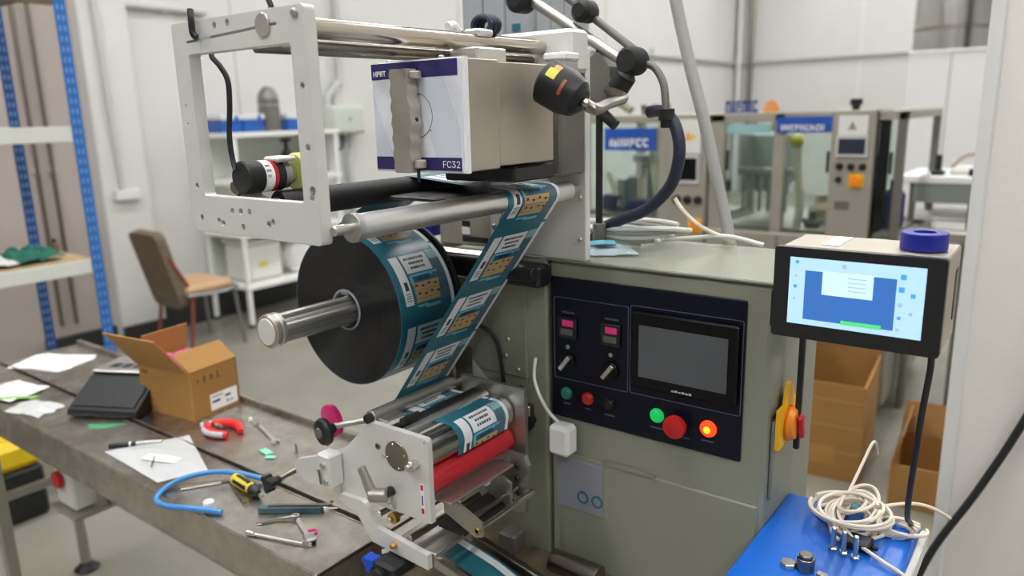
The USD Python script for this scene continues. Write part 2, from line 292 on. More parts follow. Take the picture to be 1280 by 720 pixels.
t.part('conduit', tube([(XW + .05, 4.47, 1.72), (XW + .05, 4.47, .9), (XW + .05, 4.47, .3)], .018, 8), 'conduit_grey')
t.part('cable', tube([(XW + .06, 4.62, 1.36), (XW + .06, 4.62, 1.2), (XW + .06, 4.58, 1.05), (XW + .06, 4.6, .5)], .03, 8), 'conduit_grey')
t.part('cable', tube([(XW + .06, 4.4, 1.36), (XW + .06, 4.42, 1.25), (XW + .06, 4.5, 1.24), (XW + .06, 4.52, 1.36)], .012, 8), 'cable_black')
t = Thing('wall_pipe', 'long thin grey pipe running along the white walls into the far corner', 'pipe', (XW + .06, 9, 2.25))
t.part('pipe', cyl((XW + .05, 5.2, 2.27), (XW + .05, YB - .05, 2.29), .03, 10), 'conduit_grey'); t.part('pipe', cyl((XW + .05, YB - .05, 2.29), (-1.7, YB - .05, 2.31), .03, 10), 'conduit_grey')
for y in (6.9, 8.6, 10.5): t.part('bracket', box(XW, XW + .05, y, y + .06, 2.2, 2.38), 'conduit_grey')
t = Thing('corner_pipe', 'pair of tall vertical pipes standing in the far white corner', 'pipe', (XW + .2, YB - .2, 0))
t.part('pipe', cyl((XW + .10, YB - .10, 0), (XW + .10, YB - .10, ZC), .045, 12), 'conduit_light'); t.part('pipe', cyl((XW + .31, YB - .1, 0), (XW + .31, YB - .1, ZC), .045, 12), 'steel_dark')

# white partition and steel tank far right
t = Thing('partition_panel', 'white room partition panel behind the bottling machines at the right', 'partition', (-.6, 7, 0))
for i, x in enumerate((-1.235, -.93, -.62, -.3, .1)): t.part('panel', box(x, x + .298, 7, 7.04, 0, 1.885, .006), 'partition')
t.part('top_rail', box(-1.24, .4, 6.99, 7.05, 1.885, 1.91, .004), 'plastic_white')
t = Thing('storage_tank', 'tall brushed steel cylindrical tank rising above the white partition', 'tank', (-1.2, 9, 0))
t.part('shell', lathe([(.3, 0), (.34, .05), (.34, 3.6), (.3, 3.7)], (-1.22, 9, 0), (0, 0, 1), 48), 'tank_steel'); t.part('band', ring((-1.22, 9, 2.2), (0, 0, 1), .335, .346, .03), 'steel_dark')
t = Thing('exhaust_duct', 'narrow dark steel duct beside the big tank above the partition', 'duct', (-.72, 8.6, 0))
t.part('pipe', cyl((-.74, 8.5, 0), (-.74, 8.5, 3.6), .1, 24), 'machine_dark'); t.part('flange', ring((-.74, 8.5, 2.9), (0, 0, 1), .095, .13, .03), 'steel_dark')

# ================================================================== PACKAGING MACHINE (olive cabinet with control panel)
YP = 1.08
mc = Thing('packaging_machine', 'olive-green packaging machine cabinet with a navy control panel and push buttons', 'machine', (-.6, 1.2, 0))
cb = mc.part('cabinet', cat([box(-.735, -.34, YP, 1.335, .06, 1.247, .006)]), 'olive_paint')
mc.part('top_plate', box(-.74, -.335, YP - .004, 1.345, 1.247, 1.253, .002), 'olive_light')
mc.part('plinth', box(-.96, -.36, YP + .02, 1.32, 0, .06), 'machine_dark')
lp = mc.part('lower_panel', box(-.728, -.347, YP - .004, YP + .002, .12, .893, .002), 'olive_paint'); mc.part('handle_strip', box(-.62, -.52, YP - .008, YP - .004, .893, .899), 'olive_light', parent=lp)
mc.part('main_board', box(-.965, -.737, 1.075, 1.3, .06, 1.25, .004), 'olive_paint')
mc.part('service_door', box(-.90, -.78, 1.071, 1.076, 1.02, 1.23, .002), 'olive_light')
pn = mc.part('control_panel', box(-.728, -.377, YP - .005, YP, .962, 1.221, .0015), 'navy_panel')
yf = YP - .005
def outline(x0, x1, z0, z1, w=.0014): return prism(rounded(x0, x1, z0, z1, .004), 'y', yf - .0008, yf + .0002, [rounded(x0 + w, x1 - w, z0 + w, z1 - w, .003)])
mc.part('outline', outline(-.721, -.573, 1.036, 1.186), 'panel_line', parent=pn); mc.part('outline', outline(-.57, -.379, 1.037, 1.19), 'panel_line', parent=pn)
tp = mc.part('touch_panel', box(-.565, -.384, yf - .01, yf, 1.053, 1.182, .003), 'bezel_black'); mc.part('screen', box(-.549, -.399, yf - .0108, yf - .009, 1.073, 1.161), 'screen_dark', parent=tp)
mc.part('maker_name', cat([box(-.49 + i * .006, -.4855 + i * .006, yf - .0106, yf - .0098, 1.058, 1.0605 + .001 * (i % 2)) for i in range(6)]), 'conduit_grey', parent=tp)
for x in (-.692, -.606):
    d = mc.part('temperature_display', box(x - .019, x + .019, yf - .006, yf, 1.112, 1.152, .002), 'plastic_black', label='small temperature controller with a pink readout')
    mc.part('readout', box(x - .008, x + .014, yf - .0066, yf - .0058, 1.136, 1.147), 'digits_pink', parent=d); mc.part('lower_readout', box(x - .012, x + .013, yf - .0064, yf - .0058, 1.12, 1.131), 'machine_dark', parent=d)
    mc.part('caption', box(x - .012, x + .014, yf - .0006, yf + .0001, 1.158, 1.161), 'panel_line', parent=pn)
    mc.part('indicator', cyl((x, yf - .003, 1.097), (x, yf, 1.097), .004), 'paper_grey', parent=pn)
    k = mc.part('selector_knob', cyl((x, yf - .006, 1.07), (x, yf, 1.07), .0155), 'bezel_black'); mc.part('grip', xf(box(-.004, .004, -.016, -.004, -.016, .016, .001), (x, yf, 1.07), ry=38), 'fitting_silver', parent=k)
def button(x, z, r, m, nm='push_button', lab=None):
    b = mc.part(nm, cat([ring((x, yf, z), (0, -1, 0), r * .8, r * 1.2, .003), lathe([(r, 0), (r, .006), (r * .85, .0075), (.0001, .008)], (x, yf, z), (0, -1, 0))]), m, label=lab); return b
button(-.695, 1.01, .0095, 'button_teal', lab='teal push button'); button(-.651, 1.009, .0095, 'button_red', lab='small red push button'); button(-.608, 1.008, .0095, 'button_black', lab='black push button')
button(-.518, 1.008, .0105, 'lamp_green', 'indicator_lamp', 'lit green lamp'); bo = button(-.429, 1.006, .0115, 'lamp_orange', 'indicator_lamp', 'lit orange lamp')
mc.part('glow_core', lathe([(.006, .0081), (.0001, .0095)], (-.429, yf, 1.006), (0, -1, 0)), 'lamp_core', parent=bo)
mc.part('emergency_stop', lathe([(.010, 0), (.010, .012), (.0185, .013), (.0195, .018), (.0185, .023), (.001, .026)], (-.479, yf, 1.003), (0, -1, 0)), 'estop_red', label='red mushroom emergency stop')
for x, z, w in ((-.695, .989, .014), (-.651, .988, .012), (-.608, .986, .02), (-.515, .984, .03), (-.478, .979, .034), (-.43, .983, .02)): mc.part('caption', box(x - w / 2, x + w / 2, yf - .0005, yf + .0001, z, z + .0028), 'panel_line', parent=pn)
npl = mc.part('nameplate', box(-.718, -.62, YP - .006, YP - .003, .785, .885, .001), 'paper_grey', label='grey specification plate'); mc.part('stamp', cat([ring((-.662 + .03 * i, YP - .0062, .815), (0, -1, 0), .008, .012, .0005) for i in range(2)]), 'label_teal', parent=npl)
mc.part('side_bracket', box(-.34, -.332, 1.1, 1.2, .9, 1.03, .002), 'olive_light'); sb = mc.part('cooling_slot', box(-.341, -.337, 1.11, 1.17, 1.17, 1.235), 'machine_dark')
# mains switch on the right side face
t = Thing('mains_switch', 'orange and yellow rotary mains switch with a red knob on the cabinet side', 'switch', (-.33, 1.15, 1.0))
t.part('base_plate', prism([(1.098, .985), (1.185, .985), (1.185, 1.05), (1.165, 1.05), (1.15, 1.083), (1.135, 1.083), (1.125, 1.05), (1.098, 1.05)], 'x', -.332, -.325), 'switch_yellow')
t.part('collar', lathe([(.027, 0), (.029, .005), (.024, .013), (.018, .014)], (-.325, 1.142, 1.018), (1, 0, 0)), 'switch_orange'); t.part('knob', xf(box(0, .010, -.007, .007, -.020, .020, .003), (-.311, 1.142, 1.015), rx=15), 'estop_red')

t = Thing('white_socket', 'white square plug-in adapter with a cord below the control panel', 'socket', (-.694, YP - .01, .9))
t.part('housing', box(-.716, -.672, YP - .04, YP - .004, .9, .957, .007), 'plastic_white'); t.part('cord', tube([(-.705, 1.06, .957), (-.725, 1.05, .985), (-.748, 1.05, 1.03), (-.752, 1.06, 1.07)], .003, 8), 'wire_white')

# silver uprights and the grey box above the board
up = Thing('machine_upright', 'silver upright plate carrying the rollers behind the thermal printer', 'machine frame', (-.72, 1.09, 1.25))
up.part('upright_plate', box(-.86, -.655, 1.075, 1.09, 1.253, 1.60, .002), 'aluminium'); up.part('corner_block', box(-.79, -.648, 1.02, 1.075, 1.56, 1.625, .006), 'aluminium')
up.part('rail', box(-1.03, -.80, 1.045, 1.06, 1.245, 1.257, .002), 'roller_alu'); up.part('rail', box(-1.03, -.78, 1.03, 1.042, 1.248, 1.256, .002), 'roller_alu'); up.part('black_bar', box(-1.02, -.725, 1.035, 1.074, 1.205, 1.243, .005), 'plastic_black')
hb = up.part('bar_handle', cyl((-.80, 1.0, 1.235), (-.708, 1.0, 1.238), .012), 'rubber_black'); up.part('stem', cyl((-.79, 1.0, 1.235), (-.79, 1.04, 1.235), .008), 'plastic_black', parent=hb)
bp = up.part('back_plate', box(-.99, -.862, 1.08, 1.10, 1.258, 1.36, .002), 'printer_side'); up.part('slot', box(-.93, -.912, 1.078, 1.081, 1.295, 1.305), 'hole_dark', parent=bp); up.part('slot', box(-.93, -.87, 1.078, 1.081, 1.266, 1.276), 'hole_dark', parent=bp); up.part('tag', box(-.93, -.91, 1.077, 1.081, 1.28, 1.292), 'print_white', parent=bp)
up.part('blue_block', box(-1.04, -1.0, 1.07, 1.10, 1.27, 1.31, .003), 'tape_blue', label='small blue block'); up.part('edge_strip', box(-.834, -.829, 1.068, 1.075, 1.25, 1.33), 'chrome')
for x, z in ((-.848, 1.30), (-.845, 1.262), (-.815, 1.305), (-.665, 1.29), (-.665, 1.36), (-.84, 1.53)): up.part('screw', cyl((x, 1.075, z), (x, 1.069, z), .005, 12), 'fitting_silver')
gb = Thing('grey_control_box', 'dark grey upright control box with a switch beside the thermal printer', 'control box', (-.69, 1.04, 1.4))
gb.part('housing', box(-.745, -.655, 1.0, 1.073, 1.402, 1.558, .004), 'machine_dark'); fp = gb.part('face_plate', box(-.728, -.68, .996, 1.001, 1.42, 1.505, .002), 'steel_dark')
gb.part('switch', box(-.712, -.70, .992, .997, 1.466, 1.48, .001), 'sign_blue', parent=fp); gb.part('tag', box(-.713, -.70, .994, .997, 1.432, 1.442), 'paper_white', parent=fp)
el = Thing('electrical_column', 'tall blue-grey steel column with vertical seams behind the machine', 'cabinet', (-.88, 1.4, 0))
for i, (x0, x1) in enumerate(((-1.15, -1.092), (-1.09, -1.032), (-1.03, -.972))): el.part('panel', box(x0, x1, 1.36, 1.385, 0, 2.25, .003), 'blue_grey_paint')
el.part('back_frame', box(-1.148, -.972, 1.386, 1.60, 0, 2.25, .003), 'blue_grey_paint'); [el.part('side_panel', box(-.972, -.968, 1.39 + .054 * i, 1.442 + .054 * i, 0, 2.25, .001), 'blue_grey_paint') for i in range(4)]; el.part('sign', cat([box(-1.01, -.99, 1.357, 1.36, 1.67, 1.685)]), 'label_teal')

# ================================================================== CANTILEVER ROLLER FRAME
fr = Thing('roller_frame', 'silver aluminium frame plate with two chrome tie bars and guide rollers', 'machine frame', (-.81, .55, 1.357))
outer = rounded(-.948, -.686, 1.357, 1.62, .006); inner = rounded(-.915, -.712, 1.405, 1.581, .004)
slot = LineString([(-.915, 1.596), (-.735, 1.603)]).buffer(.0016)
holes = [disc(x, z, .004) for x, z in ((-.927, 1.376), (-.93, 1.417), (-.888, 1.374), (-.879, 1.371), (-.856, 1.388), (-.838, 1.3885), (-.82, 1.389), (-.836, 1.369), (-.782, 1.376), (-.774, 1.379), (-.698, 1.535), (-.697, 1.468), (-.697, 1.412), (-.853, 1.611), (-.826, 1.612))] + [disc(-.934, 1.52, .0016), disc(-.934, 1.497, .0016), disc(-.695, 1.42, .005)]
fr.part('frame_plate', prism(outer, 'y', .55, .566, [inner, slot] + holes), 'aluminium')
fr.part('hole_backing', cat([cyl((x, .560, z), (x, .5655, z), .0062, 12) for x, z in ((-.927, 1.376), (-.93, 1.417), (-.888, 1.374), (-.879, 1.371), (-.856, 1.388), (-.838, 1.3885), (-.82, 1.389), (-.836, 1.369), (-.782, 1.376), (-.774, 1.379), (-.698, 1.535), (-.697, 1.468), (-.697, 1.412), (-.853, 1.611), (-.826, 1.612), (-.695, 1.42))]), 'steel_dark', kind='stuff')
fr.part('clamp_disc', lathe([(.0125, 0), (.013, .0006), (.013, .002), (.0122, .0026), (.002, .0022)], (-.757, .5498, 1.6035), (0, -1, 0), 36), 'disc_steel')
fr.part('corner_screw', cyl((-.70, .552, 1.611), (-.70, .546, 1.611), .005, 14), 'zinc'); fr.part('tape_patch', box(-.885, -.862, .5488, .5502, 1.588, 1.603), 'acrylic')
fr.part('cable_clip', tube([(-.892, .545, 1.632), (-.889, .543, 1.62), (-.889, .543, 1.605), (-.885, .545, 1.599)], .004, 8), 'plastic_black'); fr.part('corner_cap', box(-.953, -.94, .552, .57, 1.6, 1.617, .003), 'zinc')
tb = fr.part('tie_bar', cyl((-.704, .566, 1.597), (-.704, 1.055, 1.60), .0115, 32), 'steel_tube'); fr.part('tie_bar', cyl((-.80, .566, 1.583), (-.775, 1.03, 1.583), .0065, 20), 'steel_dark')
fr.part('tie_bar', cyl((-.722, .566, 1.581), (-.722, 1.02, 1.582), .0065, 24), 'steel_dark')
gr = fr.part('guide_roller', cyl((-.672, .59, 1.375), (-.672, 1.045, 1.375), .0155, 40, .001), 'roller_alu')
fr.part('end_ring', ring((-.672, .582, 1.375), (0, 1, 0), .006, .0175, .009), 'zinc', parent=gr); fr.part('shaft', cyl((-.672, .555, 1.375), (-.672, .60, 1.375), .0062, 20), 'fitting_silver', parent=gr); fr.part('shaft', cyl((-.672, 1.04, 1.375), (-.672, 1.08, 1.375), .008, 20), 'fitting_silver', parent=gr)
br = fr.part('black_roller', cyl((-.856, .62, 1.388), (-.856, 1.05, 1.388), .019, 40, .001), 'roller_black'); fr.part('end_ring', ring((-.856, .614, 1.388), (0, 1, 0), .004, .010, .007), 'zinc', parent=br); fr.part('shaft', cyl((-.856, 1.05, 1.388), (-.856, 1.08, 1.388), .007), 'zinc', parent=br)
fr.part('roller_arm', prism(LineString([(-.856, 1.388), (-.90, 1.40), (-.93, 1.41)]).buffer(.008), 'y', .603, .611), 'steel_dark')
fr.part('black_guard', box(-.835, -.70, .80, 1.06, 1.378, 1.384, .002), 'plastic_black')

en = Thing('rotary_encoder', 'black rotary encoder with red-striped white label and lime wheel inside the frame opening', 'encoder', (-.86, .6, 1.405))
ex, ez = -.868, 1.427
en.part('cap', cyl((ex, .575, ez), (ex, .60, ez), .0215, 36, .002), 'plastic_black'); en.part('label_band', cyl((ex, .60, ez), (ex, .613, ez), .0208, 36, 0), 'print_white'); en.part('red_band', cyl((ex, .613, ez), (ex, .619, ez), .0209, 36, 0), 'red_rubber')
en.part('label_text', cat([text(s, .003, (ex + .0205 * math.sin(a), .6015, ez + .0205 * math.cos(a)), (0, 1, 0), (-math.cos(a), 0, math.sin(a)), .0006) for s, a in (('IIII', .9), ('IIII', 1.25), ('III', 1.6))]), 'label_ink')
en.part('black_band', cyl((ex, .619, ez), (ex, .631, ez), .021, 36, 0), 'plastic_black'); en.part('housing', cyl((ex, .631, ez), (ex, .644, ez), .0185, 36), 'zinc'); en.part('hub', cyl((ex, .644, ez), (ex, .655, ez), .012, 24), 'fitting_silver')
en.part('wheel', lathe([(.0235, 0), (.026, .003), (.026, .012), (.0235, .015)], (ex + .004, .655, ez + .002), (0, 1, 0), 40), 'flange_lime'); en.part('plate', box(ex - .012, ex + .02, .618, .65, 1.444, 1.452, .003), 'aluminium')
en.part('grease_nipple', cyl((-.835, .67, 1.449), (-.835, .67, 1.462), .006, 16, r2=.004), 'plastic_black'); en.part('nipple_tip', cyl((-.835, .67, 1.462), (-.835, .67, 1.472), .0018, 8), 'plastic_black')
en.part('bracket', cat([box(ex - .012, ex - .006, .59, .60, 1.392, 1.41), box(ex, ex + .006, .585, .60, 1.39, 1.408), tube([(ex - .016, .582, 1.41), (ex - .02, .58, 1.395), (ex - .008, .585, 1.388)], .0025, 6)]), 'machine_dark')
t = Thing('signal_cable', 'black cable hanging from the frame top down to the rotary encoder', 'cable', (-.88, .56, 1.43))
t.part('cable', tube([(-.824, .60, 1.66), (-.812, .60, 1.62), (-.90, .585, 1.60), (-.909, .578, 1.582), (-.89, .576, 1.567), (-.8765, .576, 1.549), (-.8775, .576, 1.52), (-.8855, .576, 1.48), (-.884, .576, 1.452), (-.876, .574, 1.436)], .0035, 10), 'cable_black')

# ================================================================== THERMAL PRINTER (clamped to the tie bars)
pr = Thing('thermal_printer', 'boxy thermal printer with violet-striped face panel lettered FC32 and a grey latch handle', 'printer', (-.7, .83, 1.426))
Y0 = .732
pr.part('body', cat([box(-.779, -.619, Y0 + .002, .80, 1.429, 1.568, .0015)]), 'printer_side'); pr.part('rear_body', box(-.775, -.621, .802, .93, 1.432, 1.566, .0015), 'printer_side'); pr.part('edge_frame', prism(sbox(-.78, 1.4275, -.6175, 1.5695), 'y', Y0 - .001, Y0 + .006, [sbox(-.777, 1.4305, -.624, 1.5665)]), 'print_white')
face = pr.part('face_panel', box(-.778, -.622, Y0 - .003, Y0 + .002, 1.4295, 1.5675), 'panel_pale'); F = Y0 - .0036
pr.part('stripe', box(-.778, -.627, F, Y0 - .0025, 1.5475, 1.5675), 'violet_print', parent=face); pr.part('stripe', box(-.777, -.625, F, Y0 - .0025, 1.4305, 1.447), 'violet_print', parent=face)
pr.part('facet', prism([(-.776, 1.53), (-.745, 1.4475), (-.776, 1.4475)], 'y', F + .0002, Y0 - .0025), 'panel_pale_blue', parent=face); pr.part('facet', prism([(-.70, 1.547), (-.648, 1.547), (-.626, 1.48), (-.626, 1.4475), (-.668, 1.4475)], 'y', F + .0002, Y0 - .0025), 'panel_pale_blue', parent=face)
pr.part('lettering', text('FC32', .0085, (-.657, F, 1.4345), (1, 0, 0), (0, 0, 1), .0004), 'print_white', parent=face); pr.part('lettering', text('HPRT', .0065, (-.7745, F, 1.5515), (1, 0, 0), (0, 0, 1), .0004, True), 'print_white', parent=face)
pr.part('scale_arc', prism(disc(-.70, 1.50, .029).difference(disc(-.70, 1.50, .0282)).intersection(sbox(-.70, 1.471, -.66, 1.529)), 'y', F, Y0 - .0025), 'label_ink', parent=face); pr.part('scale_dot', prism(disc(-.675, 1.481, .001), 'y', F, Y0 - .0025), 'label_ink', parent=face)
prof = [(-.7205, 1.428)] + [(-.722 - .0006 + .0016 * math.sin(k * 1.9), z) for k, z in enumerate(np.linspace(1.436, 1.55, 20))] + [(-.7215, 1.558), (-.694, 1.558)] + [(-.693 + .0045 * math.exp(-((z - 1.495) / .02) ** 2) + .0014 * math.sin((z - 1.44) / .022 * 2 * PI), z) for z in np.linspace(1.55, 1.436, 40)] + [(-.695, 1.428)]
pr.part('latch_handle', prism(prof, 'y', Y0 - .025, Y0 - .006), 'handle_grey'); pr.part('latch_stem', cyl((-.705, Y0 - .007, 1.497), (-.705, Y0, 1.497), .007), 'handle_grey'); pr.part('pivot_hole', cyl((-.694, Y0 - .014, 1.495), (-.6875, Y0 - .014, 1.495), .003, 12), 'hole_dark')
pr.part('thumb_knob', cyl((-.689, Y0 - .013, 1.5455), (-.689, Y0 - .013, 1.555), .008, 20), 'handle_grey'); pr.part('thumb_knob', cyl((-.687, Y0 - .013, 1.434), (-.687, Y0 - .013, 1.4445), .008, 20), 'handle_grey')
pr.part('pin', cyl((-.69, Y0 - .014, 1.416), (-.69, Y0 - .014, 1.436), .0022, 8), 'hole_dark'); pr.part('print_head', box(-.76, -.63, .845, .945, 1.406, 1.4285, .003), 'plastic_black')
pr.part('bar_clamp', box(-.715, -.665, .815, .88, 1.5695, 1.588, .002), 'aluminium_side', label='pale clamp block under the tie bar'); pr.part('clamp_cap', box(-.718, -.69, .85, .885, 1.606, 1.616, .003), 'aluminium_side')
pr.part('screw', cyl((-.76, .745, 1.569), (-.76, .745, 1.573), .004, 10), 'zinc'); pr.part('screw', cyl((-.66, .738, 1.569), (-.66, .738, 1.573), .004, 10), 'zinc')
t = Thing('air_fitting', 'silver air fitting with a dark blue hose loop on top of the tie bars', 'fitting', (-.74, .87, 1.6))
t.part('body', cyl((-.735, .86, 1.602), (-.735, .86, 1.618), .007), 'fitting_silver'); t.part('block', box(-.765, -.72, .84, .885, 1.59, 1.603, .003), 'zinc'); t.part('elbow', tube([(-.735, .86, 1.614), (-.735, .85, 1.623), (-.735, .838, 1.620)], .006, 10), 'print_white')
t.part('hose_loop', cat([tube([(-.712 + .016 * math.cos(a), .885 + .010 * k, 1.624 + .0115 * math.sin(a)) for a in np.linspace(0, 2 * PI, 14)[:-1]], .004, 8, 3, True) for k in range(3)]), 'hose_navy')

# ================================================================== LABEL ROLL, SHAFT AND WEB
RC, RR = (-1.024, 1.166), .138
CIRC = [(RC, RR, 1), ((-.856, 1.388), .0194, 1), ((-.672, 1.375), .0159, 1), ((-.9055, 1.0105), .0124, -1), ((-.797, .974), .0272, 1)]
def tangent(a, b):
    (c1, r1, s1), (c2, r2, s2) = a, b; Dv = V(*c2) - V(*c1); L = np.linalg.norm(Dv); ph = math.asin((r1 * s1 - r2 * s2) / L)
    an = math.atan2(Dv[1], Dv[0]) - ph; d = V(math.cos(an), math.sin(an)); n = V(-d[1], d[0]); return V(*c1) + r1 * s1 * n, V(*c2) + r2 * s2 * n
def arc(c, r, s, p, q):
    a, b = math.atan2(p[1] - c[1], p[0] - c[0]), math.atan2(q[1] - c[1], q[0] - c[0])
    if s == 1:
        while b > a: b -= 2 * PI
    else:
        while b < a: b += 2 * PI
    k = max(3, int(abs(b - a) * r / .004) + 3); return [V(c[0] + r * math.cos(x), c[1] + r * math.sin(x)) for x in np.linspace(a, b, k)]
class Path:
    def __init__(s, pts):
        P = [pts[0]]
        for p in pts[1:]:
            if np.linalg.norm(p - P[-1]) > 1e-5: P.append(p)
        s.P = np.array(P); s.S = np.r_[0, np.cumsum(np.linalg.norm(np.diff(s.P, axis=0), axis=1))]; s.L = s.S[-1]
        T = np.gradient(s.P, s.S, axis=0); T /= np.linalg.norm(T, axis=1, keepdims=True); s.N = np.c_[-T[:, 1], T[:, 0]]
    def ribbon(s, s0, s1, y0, y1, off, th=.0003):
        s0, s1 = max(s0, 0), min(s1, s.L)
        if s1 - s0 < 1e-4: return None
        q = np.unique(np.r_[s0, s.S[(s.S > s0) & (s.S < s1)], s1, np.linspace(s0, s1, max(2, int((s1 - s0) / .01) + 2))])
        P = np.c_[np.interp(q, s.S, s.P[:, 0]), np.interp(q, s.S, s.P[:, 1])]; N = np.c_[np.interp(q, s.S, s.N[:, 0]), np.interp(q, s.S, s.N[:, 1])]
        A, B = P + N * off, P + N * (off - th); k = len(q); mk = lambda X, y: np.c_[X[:, 0], np.full(k, y), X[:, 1]]
        v = np.vstack([mk(A, y0), mk(A, y1), mk(B, y0), mk(B, y1)]); f = []
        for i in range(k - 1):
            for a, b in ((0, 1), (1, 3), (3, 2), (2, 0)): f += [(a * k + i, b * k + i, b * k + i + 1), (a * k + i, b * k + i + 1, a * k + i + 1)]
        for i in (0, k - 1):
            q4 = [(0 * k + i), (1 * k + i), (3 * k + i), (2 * k + i)]; q4 = q4[::-1] if i == 0 else q4
            f += [tuple(q4[:3]), (q4[0], q4[2], q4[3])]
        m = trimesh.Trimesh(v, f, process=False); m.fix_normals(); return m
YA, YB2, PITCHL = .864, .999, .128
def print_labels(T, path, first, keep=lambda s: True, off=.0002):
    """flat print of every label along the path: joined per colour within one label"""
    W = YB2 - YA; rnd = random.Random(3); s = first
    def el(a, b, t0, t1, k): return path.ribbon(s + a * PITCHL, s + b * PITCHL, YA + t0 * W, YA + t1 * W, off + .00012 * k, .0001)
    while s < path.L:
        if keep(s):
            for nm, m, items in (
                ('slate_field', 'label_slate', [(.13, .86, .70, .925, 1)]), ('mint_square', 'label_mint', [(.13, .27, .765, .925, 2)]),
                ('side_strip', 'label_white', [(.14, .84, .10, .245, 2)]), ('title_box', 'label_white', [(.14, .42, .28, .745, 2)]),
                ('title_text', 'label_ink', [(.19 + .07 * i, .225 + .07 * i, a + .045 * j, a + .045 * j + rnd.uniform(.028, .04), 3) for i, (a, n) in enumerate(((.33, 8), (.38, 6), (.38, 6))) for j in range(n)] + [(.52, .64, .15, .21, 3)] + [(.68 + .03 * i, .69 + .03 * i, .13, .22, 3) for i in range(4)]),
                ('cyan_print', 'label_cyan', [(.44, .47, .3, .8, 2), (.45, .56, .28, .33, 2), (.46, .5, .66, .7, 2), (.86, .89, .3, .5, 2), (.88, .92, .45, .72, 2)]),
                ('caption_print', 'label_navy', [(.49, .535, .40, .50, 3), (.49, .53, .53, .62, 3)]),
                ('picture', 'label_tan', [(.56 + .055 * i, .61 + .055 * i, .29 + .008 * (i % 2), .77 - .01 * i, 3) for i in range(5)]),
                ('picture_dots', 'label_brown', [(.585 + .11 * i + .02 * (j % 2), .615 + .11 * i + .02 * (j % 2), .33 + .115 * j + .02 * i, .37 + .115 * j + .02 * i, 4) for i in range(2) for j in range(4)])):
                g = [x for x in (el(*e) for e in items) if x is not None]
                if g: T.part(nm, cat(g), m, smooth=False, kind='stuff' if len(g) > 1 else None)
            r = [x for x in (path.ribbon(s + .03 * PITCHL, s + .985 * PITCHL, YB2 - .068 * W, YB2 - .006 * W, off + .0002, .0001),) if x is not None]
            if r: T.part('white_margin', r[0], 'label_white', smooth=False)
        s += PITCHL
roll = Thing('label_roll', 'large roll of teal printed labels with a black flat side face', 'roll', (RC[0], .93, RC[1]))
roll.part('film_side', lathe([(.0375, 0), (RR - .0012, 0), (RR - .0012, .137), (.0375, .137)], (RC[0], .863, RC[1]), (0, 1, 0), 128, closed=True), 'film_black', smooth=40)
roll.part('core', ring((RC[0], .8615, RC[1]), (0, 1, 0), .0335, .0372, .14, 48), 'paper_grey')
roll.part('back_flange', ring((RC[0], 1.003, RC[1]), (0, 1, 0), .033, .147, .006, 96), 'plastic_black')
a0, b0 = tangent(CIRC[0], CIRC[1])
a_st = math.atan2(a0[1] - RC[1], a0[0] - RC[0]); rp = Path([V(RC[0] + RR * math.cos(x), RC[1] + RR * math.sin(x)) for x in np.linspace(a_st - 1e-3, a_st - 2 * PI + 1e-3, 160)])
wrap = rp.ribbon(0, rp.L, YA - .001, YB2 + .001, .0001, .0012); roll.part('label_wrap', wrap, 'label_teal', smooth=40)
ROLL_PHASE, WEB_PHASE = .028, .010
print_labels(roll, rp, ROLL_PHASE, off=.0003)
web = Thing('label_web', 'teal label strip running from the roll over the silver roller down to the lower unit', 'label strip', (-.8, .93, .98))
pts = []; prev = None
for i, (a, b) in enumerate(zip(CIRC[:-1], CIRC[1:])):
    p, q = tangent(a, b)
    if prev is not None: pts += arc(a[0], a[1], a[2], prev, p)
    else: pts.append(p)
    pts += [p + (q - p) * k for k in np.linspace(0, 1, 24)[1:]]; prev = q
c, r, s_ = CIRC[-1]; pe = V(c[0] + r * math.cos(-.35), c[1] + r * math.sin(-.35)); pts += arc(c, r, s_, prev, pe); pts.append(pe + V(-.002, -.014))
wp = Path(pts); web.part('film', wp.ribbon(0, wp.L, YA, YB2, .0001, .0003), 'label_teal', smooth=40); print_labels(web, wp, WEB_PHASE)
sh = Thing('winding_shaft', 'polished steel expanding shaft sticking out of the label roll', 'shaft', (RC[0], .86, RC[1]))
sr = .0238
star = unary_union([disc(0, 0, sr - .0025)] + [Point((sr - .004) * math.cos(a), (sr - .004) * math.sin(a)).buffer(.0070, 8) for a in np.linspace(0, 2 * PI, 6, endpoint=False) + .25])
m_ = prism(star, 'y', .715, 1.075); m_.apply_translation((RC[0], 0, RC[1])); sh.part('fluted_bar', m_, 'steel_satin', smooth=45)
sh.part('collar', lathe([(.026, 0), (.0285, .002), (.0285, .010), (.0262, .012), (.0285, .014), (.0285, .02), (.026, .021)], (RC[0], .697, RC[1]), (0, 1, 0), 40), 'steel_satin'); sh.part('end_cap', lathe([(.0225, 0), (.0225, .003), (.0215, .0045), (.001, .005)], (RC[0], .699, RC[1]), (0, -1, 0), 40), 'aluminium', label='pale round end cap')
sh.part('cap_ring', ring((RC[0], .6965, RC[1]), (0, 1, 0), .0222, .0255, .002), 'tape_tan'); sh.part('clamp_key', box(RC[0] - .012, RC[0] + .006, .862, .88, RC[1] + .026, RC[1] + .034, .002), 'zinc'); sh.part('leaf', box(RC[0] + .012, RC[0] + .017, .74, .86, RC[1] - .021, RC[1] - .016, .001), 'zinc')
sh.part('flange', cyl((RC[0], 1.0, RC[1]), (RC[0], 1.075, RC[1]), .03, 32), 'machine_dark')

